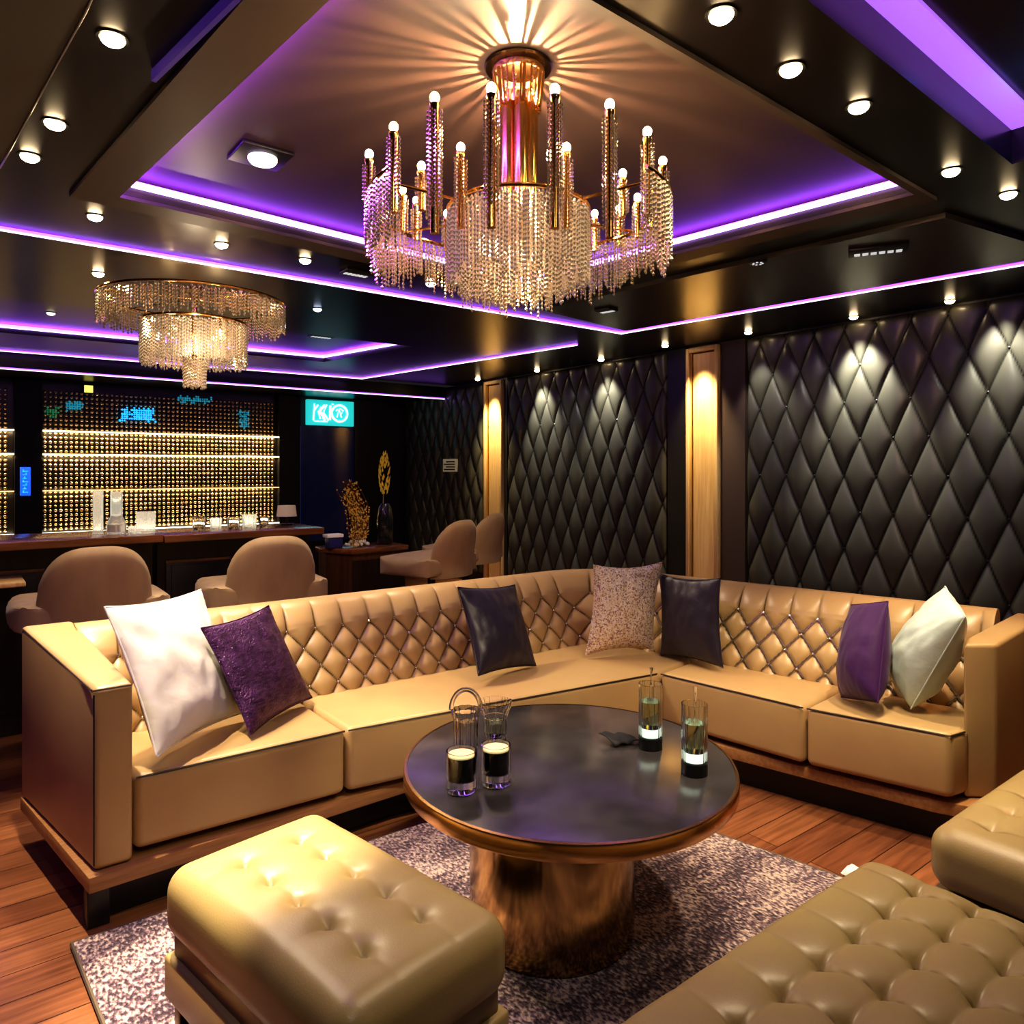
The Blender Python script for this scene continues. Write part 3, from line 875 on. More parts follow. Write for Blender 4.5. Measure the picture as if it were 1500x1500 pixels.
# ------------------------------------------------------------------ rug
t = thing('area_rug', 'mottled purple and cream area rug under the coffee table', 'rug', (1.3, 1.4, 0))
RP = [(.28, 2.40), (2.10, 2.41), (2.335, 1.20), (2.03, .88), (2.03, .1), (.40, .1)]
MB().prism(RP, .001, .015, M['rug'], .004, 2).build('pile', t)
mb = MB().tube([(x, y, .009) for x, y in RP], .007, M['rug_edge'], 6, closed=True)
mb.build('binding', t)

mb = MB(); v, f = [], []
for i in range(15):
    for j in range(15):
        a, b = -1 + 2 * i / 14, -1 + 2 * j / 14
        h = max(0, (1 - a * a) * (1 - b * b)) ** .5
        v.append((2.375 + a * .032 + .006 * noise.noise(Vector((a, b, 1))), 1.235 + b * .026, .016 + .022 * h * (1 + .5 * noise.noise(Vector((a * 2, b * 2, 3))))))
for i in range(14):
    for j in range(14): f.append((i * 15 + j, i * 15 + 15 + j, i * 15 + 16 + j, i * 15 + 1 + j))
mb.add(v, f, M['white_satin'])
tag(mb.build('folded_cloth', loc=(2.375, 1.235, .002)), 'small crumpled cream cloth on the floor at the rug corner behind the bench', 'cloth')

# ------------------------------------------------------------------ coffee table
TC, TB = (1.53, 1.70), (1.41, 1.64)
t = thing('coffee_table', 'pedestal coffee table with dark patina top and brass rim on the rug', 'table', (*TB, 0))
def oval(prof, m, name):
    mb = MB().lathe(prof, (0, 0, 0), m, 96)
    ca, sa = math.cos(-T), math.sin(-T)
    q = []
    for (x, y, z) in mb.v:                     # long axis points into the room
        y *= 1.08; x *= 1.03
        q.append((TC[0] + x * ca - y * sa, TC[1] + x * sa + y * ca, z))
    mb.v = q
    return mb.build(name, t)
oval([(0, .4555), (.478, .4555), (.482, .4545), (.482, .44), (0, .44)], M['tabletop'], 'tabletop')
oval([(.4825, .456), (.490, .4545), (.492, .450), (.492, .412), (.489, .408), (.46, .407), (.46, .4395), (.4825, .4395)], M['rim'], 'rim')
MB().lathe([(0, .0165), (.236, .0165), (.241, .022), (.241, .4065), (0, .4065)], (*TB, 0), M['brass_base'], 96).build('base', t)

ZT = .4565
def tumbler(x, y, label):
    t = thing('tumbler', label, 'glass', (x, y, ZT), 'dark drinks in tumblers')
    r, h = .043, .112
    MB().lathe([(0, .001), (r * .93, .001), (r * .97, .006), (r, h), (r - .0035, h), (r - .006, .034), (0, .030)], (x, y, ZT), M['glass'], 40, .04, 20).build('glass', t)
    MB().lathe([(0, .036), (r - .0075, .037), (r - .0055, h - .014), (0, h - .014)], (x, y, ZT), M['drink'], 36).build('drink', t)
    MB().lathe([(0, h - .0125), (r - .0058, h - .0125), (r - .0058, h - .009), (0, h - .008)], (x, y, ZT), M['drink_top'], 36).build('drink_surface', t)
    return t
tumbler(1.135, 1.705, 'short tumbler of dark drink at the table edge, the lower left of two')
tumbler(1.238, 1.683, 'short tumbler of dark drink, the right one of the touching pair')
t = thing('glass_carafe', 'crystal carafe with arched glass handle behind the left tumbler', 'carafe', (1.275, 1.89, ZT))
c = (1.275, 1.89, ZT)
MB().lathe([(0, .001), (.036, .001), (.038, .01), (.040, .12), (.046, .135), (.048, .15), (.045, .150), (.036, .12), (.033, .02), (0, .016)], c, M['glass'], 36, .12, 12).build('body', t, smooth=False)
MB().tube([(c[0] + .8 * .046 * math.cos(a), c[1] - .6 * .046 * math.cos(a), c[2] + .150 + .062 * math.sin(a)) for a in [PI * k / 14 for k in range(15)]], .0075, M['glass'], 10).build('handle', t)
c = (1.395, 1.90, ZT)
t = thing('crystal_goblet', 'wide-rimmed cut crystal goblet behind the right tumbler', 'glass', c)
MB().lathe([(0, .001), (.036, .001), (.038, .012), (.036, .03), (.040, .10), (.058, .150), (.0555, .151), (.037, .102), (.031, .04), (0, .034)], c, M['glass'], 42, .12, 14).build('bowl', t, smooth=False)
MB().lathe([(0, .036), (.0295, .041), (.033, .085), (0, .085)], c, M['lime_drink'], 30).build('drink', t)
def highball(x, y, label, tilt):
    t = thing('highball_glass', label, 'glass', (x, y, ZT), 'tall ribbed glasses')
    r, h = .038, .205
    c = (x, y, ZT)
    MB().lathe([(0, .001), (r, .001), (r, .034), (0, .034)], c, M['black'], 36).build('base', t)
    MB().lathe([(r, .035), (r * 1.02, h), (r * .95, h), (r * .90, .038), (0, .037)], c, M['glass_rib'], 72, .05, 24).build('glass', t)
    MB().lathe([(0, .039), (r * .84, .039), (r * .84, .062), (0, .064)], c, M['glow_base'], 30).build('base_glow', t)
    MB().lathe([(0, .066), (r * .84, .066), (r * .86, .15), (0, .15)], c, M['lime_drink'], 30).build('drink', t)
    MB().tube([(x, y, ZT + .152), (x + tilt * .3, y, ZT + .20), (x + tilt, y, ZT + .255)], [.0035, .0035, .006], M['glass'], 8).build('stirrer', t)
highball(1.795, 1.60, 'tall ribbed glass of pale drink with stirrer, farther one next to the black napkin', .004)
highball(1.745, 1.385, 'tall ribbed glass of pale drink with stirrer near the right table edge', .006)
mb = MB()
v, f = [], []
for i in range(9):
    for j in range(7):
        a, b = i / 8, j / 6
        v.append((1.70 + .10 * a, 1.665 + .075 * b - .02 * a, ZT + .003 + .022 * (1 - a) * b + .008 * math.sin(a * 6 + b * 3) ** 2))
for i in range(8):
    for j in range(6): f.append((i * 7 + j, i * 7 + 7 + j, i * 7 + 8 + j, i * 7 + 1 + j))
mb.add(v, f, M['matte_black'])
o = mb.build('napkin'); sol = o.modifiers.new('solid', 'SOLIDIFY'); sol.thickness = .003; sol.offset = 1
tag(o, 'folded black napkin on the table beside the farther ribbed glass', 'napkin')

# ------------------------------------------------------------------ chandeliers
def strands(mb, pts, m, bead=.0052, gap=.0125):
    """pts: (x, y, ztop, length) -> hanging chains of faceted beads"""
    for (x, y, z, L) in pts:
        k = max(2, int(L / gap))
        r = bead
        z -= random.uniform(0, gap)
        for i in range(k):
            c = z - gap * (i + .5)
            q = random.uniform(.8, 1.12) * r
            v = [(x + q, y, c), (x, y + q, c), (x - q, y, c), (x, y - q, c), (x, y, c + q * 1.5), (x, y, c - q * 1.5)]
            mb.add(v, [(0, 1, 4), (1, 2, 4), (2, 3, 4), (3, 0, 4), (1, 0, 5), (2, 1, 5), (3, 2, 5), (0, 3, 5)], m)
def chandelier_big():
    cx, cy, TZ = 1.325, 1.69, 2.53
    t = thing('chandelier', 'large gold chandelier of candle bulbs and crystal fringe hanging over the table', 'chandelier', (cx, cy, TZ))
    MB().lathe([(0, 0), (.098, 0), (.100, -.005), (.096, -.010), (.0, -.012)], (cx, cy, TZ - .0005), M['bronze'], 48).build('canopy', t)
    ca = MB().lathe([(.070, -.012), (.074, -.012), (.077, -.02), (.074, -.030), (.070, -.030)], (cx, cy, TZ), M['gold_rough'], 48).build('canopy_ring', t)
    mb = MB(); pts = []
    for r, n, L, z in ((.066, 16, .07, TZ - .046),):
        for k in range(n):
            a = 2 * PI * k / n
            pts.append((cx + r * math.cos(a), cy + r * math.sin(a), z, L * random.uniform(.8, 1.1)))
    strands(mb, pts, M['crystal'], .0046, .011); mb.build('crown_fringe', t, smooth=False)
    mb = MB()
    for k in range(26):  # rods added to throw radial streaks of the crown lamp onto the ceiling
        a = 2 * PI * k / 26 + random.uniform(-.06, .06)
        mb.tube([(cx + .074 * math.cos(a), cy + .074 * math.sin(a), TZ - .028), (cx + .062 * math.cos(a), cy + .062 * math.sin(a), TZ - .13)], random.uniform(.0025, .0055), M['gold'], 6)
    mb.build('streak_rods', t)
    # column: a bundle of gold tubes
    zb = 2.0
    for k in range(5):
        a = 2 * PI * k / 5 + .5
        x, y = cx + .036 * math.cos(a), cy + .036 * math.sin(a)
        MB().lathe([(0, 0), (.0215, 0), (.0215, TZ - .115 - zb), (0, TZ - .11 - zb)], (x, y, zb), M['gold'], 20).build('column_tube', t)
    MB().tube([(cx, cy, TZ - .125), (cx, cy, zb)], .012, M['bronze'], 10).build('stem', t)
    # drum
    MB().tube([(cx + .205 * math.cos(2 * PI * k / 48), cy + .205 * math.sin(2 * PI * k / 48), 2.105) for k in range(48)], .006, M['gold'], 6, closed=True).build('drum_hoop', t)
    mb = MB(); pts = []
    for r, n, L in ((.207, 108, .20), (.195, 96, .21), (.165, 78, .24), (.13, 60, .265), (.09, 42, .285), (.05, 22, .30)):
        for k in range(n):
            a = 2 * PI * (k + random.uniform(-.25, .25)) / n
            dome = .02 * (1 - (r / .207) ** 2)
            pts.append((cx + r * math.cos(a), cy + r * math.sin(a), 2.10 + dome, L * random.uniform(.86, 1.06) + .012 * math.sin(a * 5)))
    strands(mb, pts, M['crystal_bright'], .0055, .0125); mb.build('drum_fringe', t, smooth=False)
    for k in range(6):
        a = 2 * PI * k / 6
        MB().tube([(cx + .03 * math.cos(a), cy + .03 * math.sin(a), 2.09), (cx + .2 * math.cos(a), cy + .2 * math.sin(a), 2.104)], .004, M['gold'], 6).build('spoke', t)
    # outer ring with fringe at the sides and the back
    RR = .435
    ringp = [(cx + RR * math.cos(2 * PI * k / 72), cy + RR * math.sin(2 * PI * k / 72), 2.115) for k in range(72)]
    mb = MB()
    # open towards the camera side: the hoop runs round the sides and the back
    camdir = math.atan2(-cy, -cx)
    arc = [k for k in range(73)]
    pts = []
    for k in range(61):
        a = camdir + R(48) + (2 * PI - R(96)) * k / 60
        pts.append((cx + RR * math.cos(a), cy + RR * math.sin(a), 2.115))
    mb.tube(pts, .006, M['gold'], 6).build('outer_hoop', t)
    for a in (camdir + R(60), camdir + R(120), camdir + PI, camdir - R(60), camdir - R(120)):
        MB().tube([(cx + .2 * math.cos(a), cy + .2 * math.sin(a), 2.104), (cx + RR * math.cos(a), cy + RR * math.sin(a), 2.115)], .004, M['gold'], 6).build('spoke', t)
    mb = MB(); pts = []
    n = 150
    for r, L in ((RR + .004, .125), (RR - .014, .15)):
        for k in range(n):
            a = camdir + R(48) + (2 * PI - R(96)) * (k + random.uniform(-.3, .3)) / (n - 1)
            swell = 1 + .35 * math.sin(a * 3 + 1) ** 2
            pts.append((cx + r * math.cos(a), cy + r * math.sin(a), 2.112, L * swell * random.uniform(.75, 1.1)))
    strands(mb, pts, M['crystal'], .0052, .0125); mb.build('outer_fringe', t, smooth=False)
    # candle bulbs
    B = [(.921, 1.84), (.897, 1.656), (.902, 1.467), (.982, 1.352), (1.1, 1.268), (1.249, 1.241), (1.426, 1.282), (1.596, 1.377),
         (1.711, 1.52), (1.745, 1.61), (1.772, 1.717), (1.74, 1.80), (1.343, 2.105), (1.2, 2.064), (1.12, 2.01), (1.027, 1.954),
         (1.392, 1.89), (1.097, 1.651), (1.323, 1.477), (1.075, 1.82), (1.569, 1.506)]
    for i, (x, y) in enumerate(B):
        zt = 2.215
        front_ = i in (2, 3, 4, 5)
        lo = 1.90 if front_ else (2.0 if i in (1, 6, 7, 17, 18) else 2.09)
        cd = MB().lathe([(0, lo), (.0105, lo), (.0105, zt - .025), (.013, zt - .02), (.013, zt - .012), (0, zt - .012)], (x, y, 0), M['gold'], 12).build('candle_tube', t)
        b = MB().ball((x, y, zt + .002), .0115, M['bulb'], 12, 8, 1.15).build('bulb', cd)
        b.location = (0, 0, 0)
        mb = MB(); pts = []
        nb = 9 if front_ else 7
        for k in range(nb):
            a = 2 * PI * k / nb
            L = (zt - lo) * random.uniform(.65, .95)
            pts.append((x + .0165 * math.cos(a), y + .0165 * math.sin(a), zt - .022, L))
        strands(mb, pts, M['crystal'], .0040, .0105)
        q = mb.build('candle_fringe', cd, smooth=False); q.location = (0, 0, 0)
    t.location = (1.252, 1.597, 2.466); t.scale = (.945, .945, .945)
    point_lamp((1.252, 1.597, 2.392), 55, (1., .55, .25), size=.003)  # hidden lamp added in the crown to streak the ceiling
    point_lamp((1.252, 1.597, 1.93), 5, (1., .78, .52), size=.03)
    for a in (0, 1, 2): point_lamp((1.252 + .165 * math.cos(a * 2.09), 1.597 + .165 * math.sin(a * 2.09), 2.12), 7, (1., .74, .45), size=.012)  # lamps added to make the drum crystals sparkle
    return t
chandelier_big()
def chandelier_bar():
    cx, cy = 1.14, 4.50
    t = thing('chandelier', 'two-tier crystal fringe chandelier hanging above the bar counter', 'chandelier', (cx, cy, CZ))
    MB().lathe([(0, 0), (.05, 0), (.05, -.012), (0, -.014)], (cx, cy, CZ - .0005), M['gold'], 24).build('canopy', t)
    MB().lathe([(0, 2.08), (.014, 2.08), (.014, CZ - .014), (0, CZ - .014)], (cx, cy, 0), M['gold'], 16).build('stem', t)
    def tier(r0, z, L, n, m, bead, nm, jag):
        MB().tube([(cx + r0 * math.cos(2 * PI * k / 60), cy + r0 * math.sin(2 * PI * k / 60), z) for k in range(60)], .007, M['gold'], 6, closed=True).build('hoop', t)
        mb = MB(); pts = []
        for rr in (1., .95):
            for k in range(n):
                a = 2 * PI * (k + random.uniform(-.3, .3)) / n
                pts.append((cx + rr * r0 * math.cos(a), cy + rr * r0 * math.sin(a), z - .005, L * random.uniform(1 - jag, 1.05)))
        strands(mb, pts, m, bead, bead * 2.4); mb.build(nm, t, smooth=False)
    tier(.50, 2.325, .15, 170, M['crystal'], .0075, 'upper_fringe', .35)
    tier(.285, 2.20, .24, 120, M['crystal_bright'], .0075, 'lower_fringe', .12)
    tier(.06, 2.0, .17, 26, M['crystal_bright'], .0075, 'centre_fringe', .1)
    for k in range(6):
        a = 2 * PI * k / 6
        MB().tube([(cx, cy, 2.34), (cx + .5 * math.cos(a), cy + .5 * math.sin(a), 2.327)], .004, M['gold'], 6).build('spoke', t)
        MB().tube([(cx, cy, 2.21), (cx + .285 * math.cos(a), cy + .285 * math.sin(a), 2.203)], .004, M['gold'], 6).build('spoke', t)
    MB().tube([(cx - .06, cy, 2.0), (cx + .06, cy, 2.0)], .004, M['gold'], 6).build('spoke', t)
    MB().tube([(cx, cy, 2.09), (cx, cy, 2.0)], .008, M['gold'], 8).build('spoke', t)
    point_lamp((cx - .1, cy - .42, 2.0), 6, (1., .78, .52), size=.02); point_lamp((cx + .1, cy - .16, 2.12), 6, (1., .78, .52), size=.02)
    for k in range(4):
        a = 2 * PI * k / 4 + .6
        MB().ball((cx + .17 * math.cos(a), cy + .17 * math.sin(a), 2.14), .018, M['bulb'], 10, 6).build('bulb', t)
        MB().tube([(cx + .17 * math.cos(a), cy + .17 * math.sin(a), 2.155), (cx + .17 * math.cos(a), cy + .17 * math.sin(a), 2.206)], .006, M['gold'], 6).build('bulb_holder', t)
    return t
chandelier_bar()

# ------------------------------------------------------------------ bar
def bar(x0, x1, z, label, ledge):
    t = thing('bar_counter', label, 'bar counter', ((x0 + x1) / 2, 4.55, 0))
    MB().box(x0, x1, 4.28, 4.80, z - .042, z, M['counter'], .006).build('countertop', t)
    MB().box(x0 + .01, x1 - .01, 4.50, 4.78, .001, z - .043, M['bar_body']).build('body', t)
    n = max(2, round((x1 - x0) / .45))
    for k in range(n):
        a = x0 + .05 + (x1 - x0 - .1) * k / n; b = x0 + .05 + (x1 - x0 - .1) * (k + 1) / n - .05
        MB().box(a, b, 4.482, 4.499, .12, z - .16, M['bar_body'], .006).box(a + .03, b - .03, 4.476, 4.4825, .15, z - .19, M['black'], .003)\
            .box(a, b, 4.474, 4.4825, z - .175, z - .16, M['counter']).build('front_panel', t)
    if ledge: MB().box(x0, .30, 4.20, 4.47, .79, .815, M['pillar'], .006).build('ledge', t)
    return t
bar(-1.3, .925, 1.0, 'walnut bar counter, left section carrying the tall glass vases', True)
bar(.93, 1.84, .995, 'walnut bar counter, right section ending by the dark doorway', False)

def display(x0, x1, label):
    t = thing('bar_display', label, 'bar display', ((x0 + x1) / 2, 8.9, 0), 'glittering bar displays')
    MB().box(x0, x1, 8.90, 8.945, .3, 2.24, M['bead_back']).build('back_board', t, smooth=False)
    mb = MB(); g_ = .047
    for i in range(int((x1 - x0) / g_)):
        for j in range(int(1.72 / g_)):
            x, z = x0 + g_ * (i + .5), .48 + g_ * (j + .5)
            q = random.uniform(.0145, .0185)
            mb.ball((x, 8.872, z), q * 1.12, M['bead'], 8, 6)
    o = mb.build('bead_curtain', t); o['kind'] = 'stuff'
    for z, m, h in ((1.745, 'led_warm', .022), (1.505, 'led_warm', .022), (1.135, 'led_warm_dim', .018), (.70, 'led_white', .03)):
        MB().box(x0, x1, 8.792, 8.804, z - h / 3, z + h / 3, M[m]).build('light_strip', t, smooth=False)
        l = bpy.data.lights.new('strip_lamp', 'AREA'); l.shape = 'RECTANGLE'; l.size = x1 - x0; l.size_y = .02; l.color = (1., .72, .36)
        l.energy = {'led_warm': 3.2, 'led_warm_dim': 1.6, 'led_white': 2.2}[m] * (x1 - x0)
        lo = bpy.data.objects.new('strip_lamp', l); C.objects.link(lo); lo.location = ((x0 + x1) / 2, 8.80, z - h / 2 - .004)
        lo.rotation_euler = (R(28) if m != 'led_white' else R(150), 0, 0)
    return t
display(.77, 3.20, 'wide glittering bead display lit by gold light strips behind the bar')
display(-1.3, .53, 'narrow glittering bead display at the left photo edge behind the bar')
struct(MB().box(.535, .765, 8.80, 8.95, 0, 2.26, M['matte_black']).build('trim_9', smooth=False), 'black post between the bar displays')
struct(MB().box(3.205, 3.47, 8.80, 8.95, 0, 2.26, M['matte_black']).build('trim_10', smooth=False), 'black post right of the bar display')

for x0, x1, z0, z1, m, lab in ((1.463, 1.857, 1.868, 2.037, 'cyan_glow', 'brightest blue screen reflection in glowing dots on the bead display'),
                               (2.03, 2.45, 2.10, 2.20, 'teal_dim', 'teal screen reflection in glowing dots at the top of the bead display'),
                               (2.71, 2.87, 1.83, 2.08, 'teal_dim', 'upright blue screen reflection in glowing dots at the right of the bead display'),
                               (.95, 1.16, 1.95, 2.07, 'teal_dim', 'teal screen reflection in glowing dots near the left top of the bead display'),
                               (.78, .94, 1.88, 2.0, 'green_dim', 'green screen reflection in glowing dots at the left end of the bead display')):
    t = thing('screen_reflection', lab, 'screen reflection', ((x0 + x1) / 2, 8.85, z0), 'coloured screen reflections in the bar display')
    mb = MB(); g_ = .0235  # screen reflections imitated by glowing dots before the beads
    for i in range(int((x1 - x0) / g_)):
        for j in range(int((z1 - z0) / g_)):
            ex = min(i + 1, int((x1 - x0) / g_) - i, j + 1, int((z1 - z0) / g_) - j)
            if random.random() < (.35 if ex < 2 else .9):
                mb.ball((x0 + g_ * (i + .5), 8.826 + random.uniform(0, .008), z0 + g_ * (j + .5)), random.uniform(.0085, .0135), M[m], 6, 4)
    mb.build('reflection_dots', t)
t = thing('lamp_sign', 'small yellow square lamp at the top left of the bead display', 'lamp', (1.17, 8.84, 2.17))
MB().box(1.14, 1.22, 8.812, 8.826, 2.16, 2.235, M['yellow_glow'], .004).build('lamp_face', t)
MB().box(1.135, 1.225, 8.8265, 8.836, 2.155, 2.24, M['black']).build('housing', t)

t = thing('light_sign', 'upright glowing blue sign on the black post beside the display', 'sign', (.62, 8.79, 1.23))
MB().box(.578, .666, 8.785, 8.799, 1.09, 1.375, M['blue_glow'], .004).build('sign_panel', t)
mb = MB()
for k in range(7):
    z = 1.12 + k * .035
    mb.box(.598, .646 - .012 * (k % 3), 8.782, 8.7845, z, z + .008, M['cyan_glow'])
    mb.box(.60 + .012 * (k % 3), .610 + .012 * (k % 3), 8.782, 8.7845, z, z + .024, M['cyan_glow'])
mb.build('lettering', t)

t = thing('light_sign', 'teal lightbox sign with white lettering above the dark doorway', 'sign', (3.9, 8.86, 2.07))
MB().box(3.585, 4.215, 8.86, 8.93, 1.915, 2.235, M['teal'], .006).build('lightbox', t)
mb = MB()
def stroke(pts, w=.016):
    mb.tube([(3.585 + .63 * x, 8.856, 1.915 + .32 * z) for x, z in pts], w, M['white_glow'], 6)
stroke([(.14, .84), (.12, .18)], .010); stroke([(.13, .55), (.22, .80)], .010)                     # k
stroke([(.26, .25), (.24, .45), (.29, .72)]); stroke([(.22, .50), (.36, .80)]); stroke([(.28, .50), (.36, .2)]); stroke([(.40, .82), (.33, .50), (.44, .2)], .012)  # K
stroke([(.48, .80), (.47, .22)], .013); stroke([(.53, .84), (.53, .88)], .013)
stroke([(.68 + .17 * math.cos(a), .5 + .33 * math.sin(a)) for a in [2 * PI * k / 20 for k in range(21)]], .014)  # ring
stroke([(.62, .34), (.67, .66), (.72, .34)], .009); stroke([(.68, .70), (.76, .62), (.70, .42)], .009); stroke([(.60, .60), (.64, .66)], .009)
stroke([(.14, .15), (.42, .15)], .008)
mb.build('lettering', t)

t = thing('window_1', 'dark blue glass of the doorway right of the bar', 'window', (3.86, 8.9, .6)); del t['category']; del t['label']; t['kind'] = 'structure'
MB().box(3.475, 4.255, 8.90, 8.945, .45, 1.895, M['blue_glass']).build('glass', t, smooth=False)['kind'] = 'structure'
o = MB().box(3.47, 3.50, 8.87, 8.899, .45, 1.895, M['blue_edge']).box(4.235, 4.26, 8.87, 8.899, .45, 1.895, M['black']).box(3.47, 4.26, 8.87, 8.899, .43, .45, M['black']).build('frame', t, smooth=False); o['kind'] = 'structure'

# ------------------------------------------------------------------ things on the bar
ZB = 1.0005
def glassware(name, x, y, prof, label, cat, m='glass', z=ZB, extra=None, group='glassware on the bar', n=28, fl=0, nf=0):
    t = thing(name, label, cat, (x, y, z), group)
    MB().lathe(prof, (x, y, z), M[m], n, fl, nf).build('body', t)
    if extra: MB().lathe(extra[1], (x, y, z), M[extra[2]], n).build(extra[0], t)
    return t
glassware('glass_vase', .655, 4.56, [(0, 0), (.026, 0), (.026, .235), (.022, .235), (.022, .02), (0, .02)], 'tall slim glass cylinder on the bar, left of the bottle', 'vase', 'frost', n=48, fl=.10, nf=10)
glassware('glass_bottle', .735, 4.50, [(0, 0), (.045, 0), (.048, .02), (.048, .055), (.030, .095), (.0295, .23), (.025, .23), (.025, .10), (0, .09)], 'clear glass bottle with bulbous base on the bar', 'bottle', 'frost',
          extra=('liquid', [(0, .004), (.0485, .01), (.0485, .05), (0, .05)], 'sparkle'))
glassware('candle_holder', .872, 4.45, [(0, 0), (.048, 0), (.050, .118), (.046, .118), (.044, .012), (0, .012)], 'glowing frosted square candle glass on the bar', 'candle', 'frost', n=4)
for i, (x, y, s_, lab) in enumerate([(.80, 4.42, .75, 'small crystal glass between the bottle and the candle glass'),
                                     (1.19, 4.60, 1.35, 'low wide crystal bowl, first from the bar joint'),
                                     (1.275, 4.56, 1.2, 'crystal tumbler on the right bar section, second from the joint'),
                                     (1.36, 4.50, 1.3, 'crystal tumbler on the right bar section, third from the joint'),
                                     (1.46, 4.52, 1.5, 'frosted crystal bowl on the right bar section, near its end'),
                                     (1.56, 4.55, 1.1, 'crystal tumbler at the right end of the row on the bar')]):
    z = ZB if x < .9 else .9955
    glassware('crystal_glass', x, y, [(0, 0), (.026 * s_, 0), (.030 * s_, .055 * s_), (.026 * s_, .055 * s_), (.022 * s_, .01), (0, .01)], lab, 'glass', 'frost' if i % 2 == 0 else 'glass', z, n=16, fl=.12, nf=8)
t = thing('table_lamp', 'small lamp with pale beige shade at the end of the bar', 'lamp', (1.73, 4.62, .9955))
MB().lathe([(0, 0), (.04, 0), (.04, .008), (.007, .012), (.007, .06), (0, .06)], (1.73, 4.62, .9955), M['metal_dark'], 20).build('base', t)
MB().lathe([(.063, .058), (.055, .125), (.052, .125), (.058, .060)], (1.73, 4.62, .9955), M['beige'], 28).build('shade', t)
MB().lathe([(.0, .056), (.064, .056), (.064, .0575), (0, .0575)], (1.73, 4.62, .9955), M['white'], 28).build('shade_rim', t)
mb = thing('napkin_dispenser', 'navy box with white napkins on the left end of the small cabinet', 'box', (2.13, 4.74, .80))
MB().box(2.10, 2.20, 4.80, 4.88, .8015, .875, M['navy'], .005).build('box', mb)
MB().box(2.085, 2.205, 4.795, 4.885, .876, .90, M['white'], .004).build('napkins', mb)

# ------------------------------------------------------------------ small cabinet with decorations
CP = [(2.095, 4.90), (2.20, 4.66), (2.68, 4.72), (2.70, 5.05), (2.10, 5.05)]
t = thing('side_cabinet', 'small walnut cabinet holding gold decorations right of the bar', 'cabinet', (2.4, 4.85, 0))
MB().prism(CP, .765, .80, M['counter'], .005, 2).build('top', t)
def inset(P, d):
    cx = sum(p[0] for p in P) / len(P); cy = sum(p[1] for p in P) / len(P)
    return [(p[0] + (cx - p[0]) * d, p[1] + (cy - p[1]) * d) for p in P]
MB().prism(inset(CP, .08), .001, .764, M['cabinet']).build('body', t, smooth=False)
Q = inset(CP, .075)
MB().prism([Q[1], Q[2], (Q[2][0], Q[2][1] + .01), (Q[1][0], Q[1][1] + .01)], .08, .72, M['bar_body']).build('door', t, smooth=False)

def bouquet():
    x, y, z = 2.30, 4.80, .812
    t = thing('gold_ornament', 'tall ornament of clustered amber gold twigs standing on the small cabinet', 'ornament', (x, y, z))
    mb = MB()
    for k in range(54):
        a = random.uniform(0, 2 * PI); r0 = random.uniform(.0, .055); bend = random.uniform(.0, .07)
        L = random.uniform(.32, .47)
        pts = []
        dx = -.10 * random.uniform(.3, 1.); sp = random.uniform(.4, 1.1)
        for q in range(7):
            u = q / 6
            pts.append((x + r0 * math.cos(a) * (1 + .5 * u) * sp + dx * u * u + .022 * math.sin(u * 5 + a) + .035 * math.sin(u * PI), y + r0 * math.sin(a), z + L * u))
        mb.tube(pts, [.0034 * (1 + .3 * math.sin(q * 2.2 + a)) for q in range(7)], M['amber_dark'], 5)
        for q in range(22):
            u = random.random(); i = int(u * 6); p = Vector(pts[i]).lerp(Vector(pts[min(6, i + 1)]), u * 6 - i)
            mb.ball((p.x + random.uniform(-.008, .008), p.y + random.uniform(-.008, .004), p.z), random.uniform(.0035, .0075), M['amber'], 6, 4)
    mb.build('twigs', t)
    mb = MB()
    for k in range(40):
        a = random.uniform(0, 2 * PI); r0 = random.uniform(.03, .085)
        mb.ball((x + .015 + r0 * math.cos(a), y + .9 * r0 * math.sin(a), z + .012 + (.02 if r0 < .06 else 0)), random.uniform(.008, .012), M['sparkle'], 6, 4)
    mb.build('glass_pebbles', t)
bouquet()
def plant():
    x, y, z = 2.56, 4.86, .8015
    t = thing('dried_flower_vase', 'dark glass vase holding one tall yellow dried flower spike', 'vase', (x, y, z))
    MB().lathe([(0, 0), (.05, 0), (.058, .02), (.060, .19), (.045, .27), (.028, .30), (.024, .30), (.04, .26), (.05, .19), (.05, .03), (0, .03)], (x, y, z), M['vase_dark'], 32).build('vase', t)
    mb = MB().tube([(x, y, z + .04), (x - .015, y, z + .28), (x - .01, y, z + .45)], .004, M['stem'], 6)
    mb.build('stem', t)
    mb = MB()
    for k in range(90):
        u = random.random(); zz = z + .37 + .30 * u
        rr = .040 * math.sin(PI * (.12 + .85 * u)) ** .8; a = random.uniform(0, 2 * PI)
        c = Vector((x - .005 + rr * math.cos(a) * .9, y + rr * math.sin(a) * .9, zz))
        d = Vector((math.cos(a) * .35, math.sin(a) * .35, 1)).normalized() * .028
        s_ = Vector((-math.sin(a), math.cos(a), 0)) * .008
        o = Vector((math.cos(a), math.sin(a), 0)) * .006
        mb.add([c - d * .5, c + s_ + o, c + d, c - s_ + o], [(0, 1, 2), (0, 2, 3)], M['leaf_gold'])
    mb.build('flower_spike', t, smooth=False)
plant()

